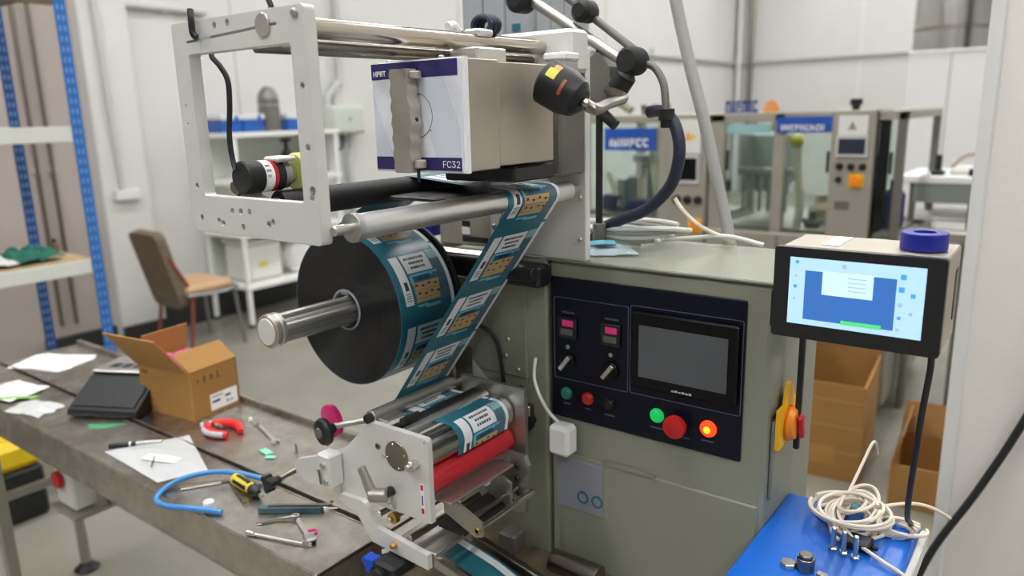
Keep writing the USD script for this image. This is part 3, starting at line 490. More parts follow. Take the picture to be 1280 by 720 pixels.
# ================================================================== LOWER LABEL FEED UNIT
fu = Thing('label_feed_unit', 'silver side plate unit with a red rubber roller and lever under the label strip', 'machine unit', (-.9, .85, .735), k=.935)
YQ = .845
pl = Polygon([(-.824, .969), (-.828, .973), (-.957, .973), (-.972, .966), (-1.008, .93), (-1.035, .905), (-1.10, .872), (-1.185, .842), (-1.192, .832), (-1.19, .81), (-1.155, .80), (-1.04, .813), (-.985, .813), (-.824, .818)])
sp = fu.part('side_plate', prism(pl, 'y', YQ, YQ + .011, [disc(-.945, .931, .006), disc(-.828 - .004, .965, .002)]), 'aluminium')
fu.part('lower_plate', prism([(-1.06, .812), (-.99, .818), (-.978, .814), (-.95, .775), (-.826, .763), (-.826, .735), (-.965, .742), (-1.0, .785), (-1.05, .800)], 'y', YQ - .012, YQ - .001), 'aluminium')
fu.part('far_plate', prism([(-.80, .99), (-.96, .99), (-1.0, .93), (-1.0, .80), (-.80, .80)], 'y', 1.088, 1.098), 'steel_satin')
bk = fu.part('clamp_block', box(-1.078, -1.043, YQ - .034, YQ - .001, .832, .896, .003), 'aluminium'); fu.part('bolt', lathe([(.0055, 0), (.0055, .004), (.001, .005)], (-1.06, YQ - .034, .876), (0, -1, 0), 14), 'zinc', parent=bk)
fu.part('slot_lever', tube([(-1.074, YQ - .037, .865), (-1.070, YQ - .037, .862), (-1.0665, YQ - .037, .838)], .0022, 8), 'steel_dark', parent=bk); fu.part('bolt', lathe([(.005, 0), (.005, .004), (.001, .005)], (-1.054, YQ - .034, .845), (0, -1, 0), 14), 'zinc', parent=bk)
bd = fu.part('bearing_cover', cyl((-.898, YQ - .003, .925), (-.898, YQ, .925), .0275, 40), 'steel_dark', label='round dark steel bearing cover')
for a in (.3, 1.87, 3.44, 5.0): fu.part('screw', cyl((-.898 + .022 * math.cos(a), YQ - .0045, .925 + .022 * math.sin(a)), (-.898 + .022 * math.cos(a), YQ - .002, .925 + .022 * math.sin(a)), .0022, 10), 'chrome', parent=bd)
fu.part('plate_bushing', ring((-.945, YQ - .002, .931), (0, 1, 0), .003, .0062, .006, 20), 'steel_dark'); fu.part('plate_bushing', ring((-.932, YQ - .001, .915), (0, 1, 0), .002, .004, .003, 16), 'zinc')
lv = fu.part('lever', tube([(-.952, YQ - .036, .903), (-.945, YQ - .034, .885), (-.934, YQ - .03, .853)], [.0075, .0085, .0095], 16, 6), 'steel_satin'); fu.part('lever_hub', cyl((-.937, YQ - .034, .853), (-.908, YQ - .020, .856), .0125, 24), 'steel_satin', parent=lv)
fu.part('lever_pin', cyl((-.917, YQ - .024, .855), (-.914, YQ - .001, .855), .009, 16), 'hole_dark', parent=lv)
fu.part('adjusting_nut', cat([cyl((-.852, YQ - .016, .923), (-.852, YQ, .923), .0095, 6), cyl((-.852, YQ - .024, .923), (-.852, YQ - .014, .923), .0065, 16), cyl((-.866, YQ - .012, .914), (-.866, YQ, .914), .0055, 14)]), 'fitting_silver')
st = fu.part('scale_sticker', box(-.846, -.838, YQ - .0005, YQ + .0005, .83, .888), 'print_white'); [fu.part('red_mark', box(-.845, -.839, YQ - .0008, YQ, z, z + .010), 'estop_red', parent=st) for z in (.876, .832)]; fu.part('blue_mark', box(-.8435, -.8405, YQ - .0008, YQ, .848, .866), 'tape_blue', parent=st)
fu.part('clip_spring', cat([tube([(-.915, YQ - .003, .842), (-.918, YQ - .003, .832), (-.908, YQ - .003, .822)], .0018, 6), tube([(-.925, YQ - .003, .826), (-.915, YQ - .003, .832)], .0018, 6)]), 'fitting_silver')
# rollers
g = fu.part('guide_roller', cyl((-.968, .852, .977), (-.968, 1.12, .977), .0128, 32), 'steel_satin'); fu.part('end_nut', cyl((-.968, YQ - .004, .977), (-.968, .852, .977), .0085, 16), 'rubber_black', parent=g)
fu.part('black_roller', cyl((-.918, .857, .957), (-.918, 1.085, .957), .0145, 32), 'roller_black'); fu.part('drive_roller', cyl((-.8524, .857, .9374), (-.8524, 1.085, .9374), .0285, 40), 'chrome'); fu.part('idler_roller', cyl((-.892, .857, .962), (-.892, 1.085, .962), .010, 24), 'roller_alu')
fu.part('tension_bar', cyl((-.895, .857, .985), (-.895, .90, .985), .006, 16), 'rubber_black'); fu.part('cover_strip', box(-.955, -.93, .857, .905, .974, .977, .001), 'steel_satin')
rr = fu.part('red_roller', cyl((-.8475, .858, .882), (-.8475, 1.085, .882), .0235, 40), 'red_rubber')
for y in (.905, .955, 1.0): fu.part('groove', ring((-.8475, y, .882), (0, 1, 0), .022, .0238, .0012, 40, .0003), 'estop_red', parent=rr)
fu.part('roller_shield', box(-.845, -.80, .87, 1.05, .848, .853, .001), 'steel_satin')
# silver bracket on the board, shafts, small lower carriage
fu.part('mount_block', box(-.93, -.84, 1.098, 1.149, .86, .95, .004), 'machine_dark'); fb = fu.part('board_bracket', prism([(-.87, .87), (-.785, .867), (-.775, .85), (-.785, .75), (-.82, .745), (-.83, .79), (-.87, .80)], 'y', 1.062, 1.072), 'steel_satin')
for x, z in ((-.80, .845), (-.80, .82), (-.797, .79)): fu.part('bolt', cyl((x, 1.056, z), (x, 1.064, z), .006, 14), 'hole_dark', parent=fb)
fu.part('carriage_plate', prism([(-.842, .850), (-.756, .816), (-.756, .79), (-.772, .785), (-.842, .812)], 'y', .897, .903), 'steel_sheet'); fu.part('carriage_plate', prism([(-.87, .862), (-.79, .826), (-.79, .775), (-.87, .80)], 'y', 1.025, 1.031), 'steel_satin')
fu.part('carriage_shaft', cyl((-.762, .89, .803), (-.762, 1.06, .803), .0055, 16), 'chrome'); fu.part('carriage_shaft', cyl((-.832, .90, .845), (-.832, 1.06, .845), .006, 16), 'chrome'); fu.part('carriage_shaft', cyl((-.80, .90, .80), (-.80, 1.06, .80), .005, 16), 'steel_dark')
fu.part('shaft_end', cyl((-.762, .890, .803), (-.762, .897, .803), .006, 16), 'brass'); fu.part('sensor_tip', box(-.83, -.812, .98, .995, .832, .842, .002), 'print_white')
fu.part('carriage_floor', box(-.86, -.80, .90, 1.05, .775, .780), 'hole_dark')
fu.part('lower_shaft', cyl((-.955, YQ - .001, .795), (-.955, .96, .795), .006, 16), 'chrome'); fu.part('brass_bush', ring((-.93, .852, .79), (0, 1, 0), .005, .011, .012, 24), 'brass'); fu.part('lower_shaft', cyl((-.93, .845, .79), (-.93, 1.05, .79), .005, 16), 'steel_satin')
fu.part('outfeed_deck', box(-.925, -.83, .857, 1.0, .742, .752, .002), 'steel_satin'); fu.part('outfeed_shaft', cyl((-.88, .845, .77), (-.88, 1.04, .77), .007, 16), 'steel_dark'); fu.part('fitting', lathe([(.006, 0), (.006, .004), (.004, .01)], (-.905, YQ - .012, .757), (0, -1, 0), 14), 'brass')
fu.part('black_clamp', cat([box(-.93, -.88, .80, .86, .705, .735, .006), cyl((-.91, .79, .712), (-.91, .87, .712), .014, 16)]), 'plastic_black')
kb = fu.part('blue_knob', prism(unary_union([Point(-.945, .72).buffer(.010, 8)] + [Point(-.945 + .010 * math.cos(a), .72 + .010 * math.sin(a)).buffer(.006, 6) for a in (.5, 2.6, 4.7)]), 'y', .80, .822), 'knob_blue', label='blue three-lobed knob')
fu.part('knob_shaft', cyl((-.945, .822, .72), (-.92, .86, .72), .006, 12), 'plastic_black', parent=kb)
# left-hand knobs
nb = fu.part('clamp_knob', cat([prism(unary_union([disc(-1.215, .80, .011)] + [disc(-1.215 + .0125 * math.cos(a), .80 + .0125 * math.sin(a), .007) for a in (0.3, 2.4, 4.5)]), 'y', .79, .808), cyl((-1.215, .808, .80), (-1.215, .822, .80), .008)]), 'rubber_black'); fu.part('threaded_rod', cyl((-1.215, .82, .80), (-1.19, .93, .822), .0055, 12), 'steel_dark', parent=nb)
hw = fu.part('hand_wheel', lathe([(.010, 0), (.024, .003), (.027, .009), (.026, .016), (.012, .02), (.010, .032)], (-1.095, .835, .922), (.15, 1, .02), 40), 'rubber_black'); fu.part('wheel_cap', lathe([(.011, 0), (.010, .003), (.001, .004)], (-1.095, .835, .922), (-.15, -1, -.02), 24), 'machine_dark', parent=hw)
fu.part('magenta_wheel', lathe([(.012, 0), (.032, .003), (.033, .009), (.032, .014), (.012, .016)], (-1.116, .875, .926), (.15, 1, .02), 40), 'magenta', label='magenta disc behind the black hand wheel'); fu.part('magenta_tape', box(-1.142, -1.118, .87, .878, .875, .925, .002), 'magenta_pale')
fu.part('wheel_shaft', cyl((-1.10, .86, .924), (-.985, .97, .944), .006, 14), 'steel_satin')
ow = Thing('outfeed_strip', 'teal label strip lying on the outfeed below the lower unit', 'label strip', (-.82, .93, .72))
op = Path([V(-.875, .742), V(-.86, .735), V(-.82, .727), V(-.76, .715), V(-.70, .695), V(-.62, .684)]); ow.part('film', op.ribbon(0, op.L, .885, .95, .001, .0003), 'label_teal', smooth=40); ow.part('white_margin', op.ribbon(0, op.L, .93, .945, .0013, .0002), 'label_white', smooth=False)
ob = Thing('outfeed_rail', 'grey steel outfeed rail under the lower label strip at the foot of the machine', 'rail', (-.75, .95, .6))
ob.part('rail', xf(box(-.10, .16, .860, .872, -.012, .008, .002), (-.74, 0, .712), ry=12), 'steel_satin'); ob.part('rail', xf(box(-.10, .14, .965, .98, -.012, .008, .002), (-.74, 0, .705), ry=12), 'steel_dark')
ob.part('deck', box(-.95, -.42, .86, 1.073, .655, .68, .003), 'board_brown'); ob.part('motor', cyl((-.70, 1.03, .70), (-.60, 1.03, .70), .02, 24), 'steel_dark'); ob.part('bracket', box(-.82, -.78, 1.02, 1.06, .68, .72, .004), 'machine_dark'); ob.part('stand', box(-.93, -.44, .88, 1.06, 0, .655, .004), 'machine_dark')

# sensor block on the board with its cable loop, board knobs
se = Thing('sensor_block', 'grey sensor block with a looped black cable on the olive board beside the strip', 'sensor', (-.9, 1.03, .975))
se.part('housing', box(-.94, -.912, .995, 1.055, .985, 1.062, .004), 'zinc'); se.part('housing_front', box(-.91, -.895, 1.0, 1.055, .985, 1.068, .003), 'steel_dark'); se.part('red_light', box(-.933, -.925, .993, .996, 1.045, 1.052), 'estop_red')
se.part('cable', tube([(-.915, 1.03, 1.066), (-.915, 1.035, 1.09), (-.895, 1.045, 1.112), (-.865, 1.055, 1.11), (-.842, 1.062, 1.085), (-.835, 1.065, 1.04), (-.83, 1.068, .99)], .004, 8), 'cable_black'); se.part('mount', box(-.97, -.87, 1.04, 1.073, .975, .985, .002), 'steel_satin'); se.part('guard_plate', prism([(-.90, 1.04), (-.84, .985), (-.90, .975)], 'y', 1.055, 1.06), 'acrylic')
for x, z in ((-.823, 1.09), (-.855, 1.092), (-.828, 1.058), (-.80, 1.035)): se.part('screw', cyl((x, 1.068, z), (x, 1.075, z), .005, 12), 'fitting_silver')
t = Thing('board_knob', 'upper black round knob on the olive board right of the grey sensor block', 'knob', (-.798, 1.05, .985)); t.part('knob', lathe([(.008, 0), (.014, .004), (.014, .014), (.009, .018), (.009, .03)], (-.798, 1.045, .995), (0, 1, 0), 24), 'rubber_black'); t.part('stem', cyl((-.82, 1.055, .99), (-.80, 1.075, .985), .008, 12), 'steel_dark')
t = Thing('board_knob', 'lower black round knob on the olive board beside the red roller end', 'knob', (-.772, 1.05, .93)); t.part('knob', lathe([(.008, 0), (.015, .004), (.015, .014), (.009, .018), (.009, .03)], (-.772, 1.045, .941), (0, 1, 0), 24), 'rubber_black'); t.part('arm', box(-.82, -.765, 1.055, 1.073, .95, .975, .003), 'steel_dark')

# ================================================================== PRINTER CONTROLLER SCREEN
mo = Thing('controller_screen', 'black-framed controller touch screen on a steel box showing a blue page', 'screen', (-.2, .95, 1.22))
S = .92
mo.part('housing', box(-.286, -.106, S + .012, 1.03, 1.225, 1.335, .002), 'printer_side'); fz = mo.part('bezel', prism(rounded(-.291, -.105, 1.223, 1.335, .004), 'y', S, S + .012), 'plastic_black', label='dark screen bezel')
scn = mo.part('display', box(-.272, -.1245, S - .0004, S + .001, 1.2415, 1.3235), 'screen_sky'); e = S - .0007
mo.part('page_field', prism([(-.2535, 1.3085), (-.2335, 1.3085), (-.2335, 1.281), (-.1775, 1.281), (-.1775, 1.3085), (-.1535, 1.3085), (-.1535, 1.2485), (-.2535, 1.2485)], 'y', e, S), 'screen_blue', parent=scn)
mo.part('page_note', box(-.2335, -.1775, e + .0002, S, 1.281, 1.3095), 'screen_pale', parent=scn); mo.part('progress_bar', box(-.21, -.166, e - .0001, S, 1.2475, 1.2525), 'screen_green', parent=scn)
for x, z, w in ((-.147, 1.3115, .006), (-.148, 1.297, .006), (-.136, 1.291, .005), (-.1485, 1.264, .004), (-.2635, 1.318, .004), (-.2645, 1.288, .004)): mo.part('icon', prism(rounded(x - w / 2, x + w / 2, z - w / 2, z + w / 2, .001), 'y', e, S), 'screen_icon', parent=scn)
for x, z, w in ((-.1485, 1.279, .005), (-.137, 1.270, .004), (-.149, 1.25, .004), (-.2645, 1.301, .003), (-.265, 1.273, .003), (-.21, 1.317, .005)): mo.part('icon', prism(rounded(x - w / 2, x + w / 2, z - w / 2, z + w / 2, .001), 'y', e, S), 'screen_grey', parent=scn)
mo.part('note_lines', cat([box(-.205, -.185, e, S, z, z + .0012) for z in (1.303, 1.298, 1.293, 1.288)]), 'screen_grey', parent=scn)
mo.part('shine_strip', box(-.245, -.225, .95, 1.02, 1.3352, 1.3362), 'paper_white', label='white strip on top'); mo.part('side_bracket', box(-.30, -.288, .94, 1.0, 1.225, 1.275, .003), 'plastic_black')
mo.part('connector', cyl((-.125, 1.0, 1.212), (-.125, 1.0, 1.2255), .007, 16), 'rubber_black'); mo.part('vent', box(-.106, -.1045, 1.0, 1.02, 1.25, 1.31), 'machine_dark')
sa = Thing('screen_post', 'black square hanging post under the controller screen beside the cabinet', 'post', (-.305, 1.15, .975)); sa.part('post', box(-.317, -.308, 1.14, 1.15, .975, 1.235, .002), 'plastic_black'); sa.part('arm', box(-.317, -.26, 1.031, 1.156, 1.235, 1.25, .002), 'plastic_black'); sa.part('wall_plate', box(-.34, -.317, 1.13, 1.16, 1.19, 1.225, .002), 'machine_dark'); sa.part('grey_knob', lathe([(.012, 0), (.016, .006), (.012, .03)], (-.322, 1.125, 1.17), (0, -.3, 1), 20), 'machine_dark')
single('tape_reel', 'small dark blue ribbon reel standing on top of the controller screen box', 'reel', cat([ring((-.138, .972, 1.3362), (0, 0, 1), .012, .025, .02, 40, .001), cyl((-.138, .972, 1.3362), (-.138, .972, 1.345), .012)]), 'tape_blue')
single('screen_cable', 'black cable hanging from the controller screen past the cardboard boxes', 'cable', tube([(-.125, 1.0, 1.226), (-.122, 1.005, 1.19), (-.128, 1.02, 1.12), (-.132, 1.03, 1.05), (-.138, 1.06, .98), (-.145, 1.12, .92), (-.15, 1.2, .87), (-.15, 1.27, .80)], .004, 10), 'cable_black')

# ================================================================== BOOM WITH CLAMPS ABOVE THE CABINET
bm = Thing('clamp_boom', 'grey boom rod with black clamp knobs slanting above the cabinet', 'boom arm', (-.7, 1.2, 1.25))
bm.part('rod', cyl((-.865, 1.2, 1.712), (-.648, 1.2, 1.578), .0095, 20), 'steel_satin'); bm.part('rod', cyl((-.82, 1.215, 1.73), (-.63, 1.215, 1.592), .007, 16), 'machine_dark')
def knob(p, d, r, h, nm='clamp_knob'):
    bm.part(nm, lathe([(r * .6, 0), (r, h * .2), (r, h * .75), (r * .7, h), (r * .2, h * 1.02)], p, d, 24), 'rubber_black')
knob((-.865, 1.17, 1.705), (0, 1, 0), .026, .05); knob((-.735, 1.18, 1.672), (0, 1, 0), .02, .05); knob((-.765, 1.18, 1.632), (0, 1, 0), .016, .04)
bm.part('end_clamp', cat([lathe([(.018, 0), (.024, .01), (.024, .04), (.016, .05)], (-.638, 1.175, 1.582), (0, 1, 0), 24), lathe([(.012, 0), (.019, .008), (.019, .035), (.01, .045)], (-.64, 1.19, 1.565), (-.6, 0, -.8), 20)]), 'rubber_black')
bm.part('drop_rod', cyl((-.703, 1.2, 1.62), (-.703, 1.2, 1.253), .0065, 14), 'rubber_black'); bm.part('clamp_block', prism([(-.738, 1.578), (-.70, 1.60), (-.676, 1.575), (-.668, 1.53), (-.698, 1.513), (-.742, 1.53)], 'y', 1.185, 1.225), 'machine_dark')
bm.part('lower_arm', tube([(-.72, 1.2, 1.52), (-.70, 1.2, 1.50), (-.67, 1.2, 1.475)], .010, 12), 'rubber_black'); bm.part('foot_clamp', cyl((-.703, 1.2, 1.253), (-.703, 1.2, 1.30), .012, 16), 'machine_dark'); bm.part('stem', tube([(-.705, 1.21, 1.56), (-.66, 1.215, 1.56), (-.645, 1.21, 1.56)], .006, 10), 'parts_olive')
lt = Thing('spot_sensor', 'black round spot sensor with a yellow sticker hanging from the boom', 'sensor', (-.78, 1.19, 1.5))
ax = V(.72, .12, -.40); ax /= np.linalg.norm(ax); p0 = V(-.597, .870, 1.544)
lt.part('housing', lathe([(.022, 0), (.031, .006), (.031, .040), (.025, .058), (.015, .066)], p0, ax, 32), 'plastic_black'); lt.part('stem', tube([p0 + ax * .06, p0 + ax * .085, V(-.56, .98, 1.51), V(-.60, 1.10, 1.52), V(-.68, 1.19, 1.535)], .008, 10), 'steel_dark')
u_, w_, _ = frame_of(ax); b_ = -u_ * .2 + w_ * .1 + V(0, -1, .35); b_ -= ax * (b_ @ ax); b_ /= np.linalg.norm(b_); c_ = np.cross(b_, ax)
def patch(a0, a1, l0, l1, r=.0312):
    A = np.linspace(a0, a1, 5); P = []
    for l in (l0, l1):
        for k in (0, .0004):
            for a in A: P.append(p0 + ax * l + (r + k) * (b_ * math.cos(a) + c_ * math.sin(a)))
    return trimesh.convex.convex_hull(np.array(P))
lt.part('sticker', patch(.1, .55, .012, .026), 'sign_yellow', label='yellow sticker'); lt.part('sticker', patch(.55, .85, .016, .026), 'logo_orange', label='orange sticker'); lt.part('print', patch(-.35, .35, .038, .043), 'leg_rust')
t = Thing('spot_bracket', 'small bright bracket between the spot sensor and the silver corner block', 'bracket', (-.65, 1.0, 1.55)); t.part('bracket', box(-.67, -.63, .975, 1.018, 1.575, 1.587, .003), 'print_white'); t.part('tab', box(-.64, -.633, .975, 1.018, 1.535, 1.576, .002), 'zinc')
t = Thing('flexible_conduit', 'dark grey hose arcing from the boom end down to a black coupling', 'hose', (-.6, 1.2, 1.5)); t.part('hose', tube([(-.635, 1.21, 1.578), (-.605, 1.21, 1.572), (-.583, 1.205, 1.545), (-.575, 1.2, 1.51), (-.573, 1.2, 1.49)], .0065, 12), 'machine_dark'); t.part('coupling', cat([cyl((-.573, 1.2, 1.482), (-.573, 1.2, 1.502), .0135, 16), cyl((-.573, 1.2, 1.47), (-.573, 1.2, 1.484), .010, 16)]), 'rubber_black')
single('suction_hose', 'thick dark navy hose curving behind the cabinet top', 'hose', tube([(-.615, 1.22, 1.497), (-.585, 1.21, 1.497), (-.56, 1.205, 1.475), (-.548, 1.2, 1.43), (-.562, 1.2, 1.375), (-.61, 1.21, 1.33), (-.67, 1.22, 1.305), (-.71, 1.22, 1.285), (-.728, 1.22, 1.262)], .0105, 14), 'hose_navy')
single('grey_tube', 'long pale grey tube slanting down behind the cabinet from above the frame', 'tube', tube([(-.665, 1.36, 1.90), (-.65, 1.36, 1.78), (-.636, 1.36, 1.696), (-.605, 1.36, 1.58), (-.574, 1.36, 1.48), (-.545, 1.36, 1.37), (-.516, 1.36, 1.26), (-.51, 1.36, 1.2)], .0115, 14), 'hose_grey')
cc = Thing('top_cable_bundle', 'loose white cables lying on the cabinet top behind the plastic bag', 'cable', (-.68, 1.25, 1.253))
for k in range(5):
    a = .08 + .012 * k; cc.part('cable', tube([(-.70 + a * math.cos(t_) + .004 * k, 1.268 + .045 * math.sin(t_) * (1 + .04 * k), 1.262 + .007 * k + .003 * math.sin(3 * t_ + k)) for t_ in np.linspace(.2 * k, .2 * k + 5.6, 22)], .0045, 8, 3), 'hose_grey' if k % 2 else 'wire_white')
cc.part('cable', tube([(-.62, 1.29, 1.262), (-.56, 1.31, 1.268), (-.5, 1.31, 1.275), (-.44, 1.325, 1.262)], .004, 8), 'wire_white'); cc.part('cable', tube([(-.60, 1.30, 1.34), (-.585, 1.30, 1.32), (-.55, 1.305, 1.29), (-.49, 1.315, 1.265)], .004, 8), 'wire_cream')
def crumple(cx, cy, w, d, h, rz, seed, z, nu=14, nv=12, th=.0008, dome=.6):
    c, s = math.cos(math.radians(rz)), math.sin(math.radians(rz))
    def fn(u, v):
        x, y = (u - .5) * w, (v - .5) * d; n = meshkit.fbm(np.array([u * 5.0, v * 5.0, seed]), 3, seed); e = min(u, v, 1 - u, 1 - v)
        x += (meshkit.noise(np.array([u * 4, v * 4, seed + 9.]), seed) - .5) * w * .12; y += (meshkit.noise(np.array([u * 4, v * 4, seed + 5.]), seed + 1) - .5) * d * .14
        return V(cx + x * c - y * s, cy + x * s + y * c, z + th * 1.5 + h * n * (dome * min(1, e * 5) + (1 - dome)))
    return sheet(fn, nu, nv, th)
pb = Thing('plastic_bag', 'clear bluish plastic bag lying on the front of the cabinet top', 'bag', (-.68, 1.17, 1.253)); pb.part('bag', crumple(-.675, 1.17, .10, .10, .016, 35, 4, 1.2535), 'clear_film'); pb.part('label', crumple(-.68, 1.172, .05, .035, .004, 35, 6, 1.268, 6, 6), 'label_cyan')

# ================================================================== BLUE BOLTLESS RACK (left)
rk = Thing('storage_rack', 'blue-post storage rack with pale beams and chipboard shelves at the left wall', 'rack', (-3.6, .6, 0))
def post(x, y, sx, m, sm):
    p = rk.part('post', prism([(x, y), (x, y - .045), (x - sx * .003, y - .045), (x - sx * .003, y - .003), (x - sx * .05, y - .003), (x - sx * .05, y)], 'z', 0, 2.6), m, smooth=False)
    rk.part('slots', cat([cat([box(x - .0005, x + .0015, y - .036, y - .029, z, z + .02), box(x - .0005, x + .0015, y - .018, y - .011, z, z + .02)]) for z in np.arange(.1, 2.55, .04)]), sm, parent=p, kind='stuff', smooth=False)
    rk.part('foot', box(x - .055 if sx > 0 else x - .005, x + .005 if sx > 0 else x + .055, y - .05, y + .005, 0, .02, .003), 'plastic_black')
post(-3.3, 1.482, 1, 'rack_blue', 'rack_slot'); post(-3.90, 1.478, 1, 'rack_navy', 'rack_slot'); post(-3.3, -.35, 1, 'rack_blue', 'rack_slot'); post(-3.90, -.35, 1, 'rack_navy', 'rack_slot')
for z0, z1, bm_, top in ((1.428, 1.492, 'rack_beam', 'rack_beam'), (.884, .944, 'rack_beam', 'chipboard'), (1.955, 2.015, 'board_brown', 'board_brown')):
    rk.part('beam', box(-3.322, -3.305, -.36, 1.44, z0, z1, .003), bm_); rk.part('beam', box(-3.90, -3.885, -.36, 1.44, z0, z1, .003), bm_)
    rk.part('shelf_board', box(-3.885, -3.322, -.36, 1.46, z1 - .012, z1 - .002), top)
cl = Thing('green_cloth', 'crumpled teal-green cloth on the lower rack shelf', 'cloth', (-3.5, 1.28, .944)); cl.part('cloth', crumple(-3.5, 1.27, .22, .2, .075, 20, 12, .944, 22, 22, .002), 'cloth_teal')
cl = Thing('white_bag', 'white plastic bag on the lower rack shelf left of the green cloth', 'bag', (-3.5, 1.1, .944)); cl.part('bag', crumple(-3.48, 1.09, .24, .2, .09, 10, 21, .944, 16, 16, .001), 'bag_white')
t = Thing('small_bottle', 'small dark bottle standing on the lower rack shelf beside the blue post', 'bottle', (-3.6, 1.44, .944)); t.part('body', lathe([(.014, 0), (.016, .004), (.016, .035), (.008, .045), (.008, .05)], (-3.62, 1.43, .944), (0, 0, 1), 20), 'board_brown'); t.part('cap', cyl((-3.62, 1.43, .994), (-3.62, 1.43, 1.006), .009), 'plastic_black')
for i, (y, lab) in enumerate(((2.06, 'thin grey riser pipe on the wall painted in shade behind the rack, left one'), (2.15, 'thin grey riser pipe on the wall painted in shade behind the rack, right one'))):
    t = Thing('riser_pipe', lab, 'pipe', (XW + .02, y, .2)); t.part('pipe', cyl((XW + .01, y, .2), (XW + .01, y, 3.6), .013, 12), 'steel_dark'); t.part('bracket', box(XW - .02, XW + .005, y - .02, y + .02, 1.2, 1.23), 'conduit_grey')

# ================================================================== WHITE SHELF UNIT AND CHAIR AT THE WALL
su = Thing('shelf_unit', 'white metal shelf unit against the white wall behind the frame opening', 'shelf', (-5.0, 3.6, 0))
for x in (-5.26, -4.8):
    for y in (3.15, 4.06): su.part('leg', cat([box(x - .016, x + .016, y - .016, y + .016, .02, 1.40 if x < -5 or 1 else 1.4, .002)]), 'shelf_white'); su.part('foot_cap', box(x - .018, x + .018, y - .018, y + .018, 0, .02, .003), 'plastic_black')
for z in (.30, .68, 1.06, 1.40): su.part('shelf', box(-5.28, -4.775, 3.125, 4.09, z - .02, z + .012, .003), 'shelf_white')
su.part('back_panel', box(-5.285, -5.28, 3.14, 4.07, .3, 1.4), 'shelf_back'); su.part('side_panel', box(-5.25, -4.82, 4.07, 4.078, 1.08, 1.38), 'shelf_white')
def bin_(y0, y1, lab):
    t = Thing('storage_bin', lab, 'bin', (-5.0, (y0 + y1) / 2, 1.412), group='blue bins on the white shelf'); t.part('tub', box(-5.13, -4.9, y0, y1, 1.412, 1.50, .008), 'bin_blue'); t.part('lid', box(-5.135, -4.895, y0 - .005, y1 + .005, 1.50, 1.54, .006), 'bin_grey'); t.part('clasp', box(-4.895, -4.888, y1 - .06, y1 - .03, 1.47, 1.53, .002), 'bin_blue')
bin_(3.14, 3.30, 'blue bin with grey lid at the left end of the white top shelf'); bin_(3.31, 3.49, 'blue bin with grey lid just left of the grey bottle on the white shelf'); bin_(3.70, 3.94, 'blue bin with grey lid right of the grey bottle on the white shelf')
t = Thing('steel_bottle', 'tall grey metallic bottle standing between the blue bins on the white shelf', 'bottle', (-4.95, 3.58, 1.412)); t.part('body', lathe([(.07, 0), (.078, .01), (.078, .22), (.07, .27), (.045, .31), (.02, .325)], (-4.95, 3.575, 1.412), (0, 0, 1), 32), 'bottle_grey'); t.part('highlight_band', ring((-4.95, 3.575, 1.60), (0, 0, 1), .076, .0785, .01), 'zinc')
t = Thing('spray_bottle', 'black spray bottle on the middle shelf seen above the encoder', 'bottle', (-4.95, 3.75, 1.072)); t.part('body', lathe([(.045, 0), (.05, .01), (.05, .15), (.03, .19), (.018, .2)], (-4.95, 3.70, 1.072), (0, 0, 1), 24), 'plastic_black'); t.part('nozzle', cat([cyl((-4.95, 3.70, 1.27), (-4.95, 3.70, 1.33), .016), box(-4.97, -4.93, 3.66, 3.74, 1.33, 1.355, .005)]), 'plastic_black')
t = Thing('glass_jar', 'small pale blue glass bottle on the middle white shelf', 'bottle', (-4.9, 3.25, 1.072)); t.part('body', lathe([(.028, 0), (.03, .005), (.03, .07), (.012, .09), (.012, .11)], (-4.86, 3.24, 1.072), (0, 0, 1), 20), 'label_cyan'); t.part('cap', cyl((-4.86, 3.24, 1.182), (-4.86, 3.24, 1.20), .014), 'plastic_white')
single('paper_stack', 'stack of white papers lying on the middle white shelf', 'papers', cat([xf(box(-.15, .15, -.2, .2, k * .012, k * .012 + .011), (-5.0, 3.52, 1.072), rz=k * 3) for k in range(3)]), 'paper_white')
single('red_pen', 'red pen lying on the white shelf under the frame corner', 'pen', cat([cyl((-4.83, 3.22, .70), (-4.82, 3.36, .70), .008)]), 'estop_red')
t = Thing('white_tub', 'white plastic tub with yellow label on the lower white shelf', 'tub', (-5.0, 3.35, .312)); t.part('tub', box(-5.16, -4.86, 3.20, 3.52, .312, .60, .03), 'plastic_offwhite'); t.part('label', box(-4.861, -4.857, 3.30, 3.37, .42, .46), 'sign_yellow'); t.part('lid', box(-5.17, -4.85, 3.19, 3.53, .60, .625, .01), 'plastic_white')
t = Thing('white_packages', 'crumpled white packages beside the tub on the lower white shelf', 'package', (-5.0, 3.8, .312)); t.part('package', xf(trimesh.creation.icosphere(3, .13), (-4.98, 3.72, .44)), 'plastic_white'); t.part('package', box(-5.1, -4.88, 3.62, 3.98, .312, .40, .03), 'bag_white'); t.part('package', xf(box(-.1, .1, -.08, .08, 0, .22, .02), (-5.02, 3.92, .40), rz=15), 'plastic_offwhite')

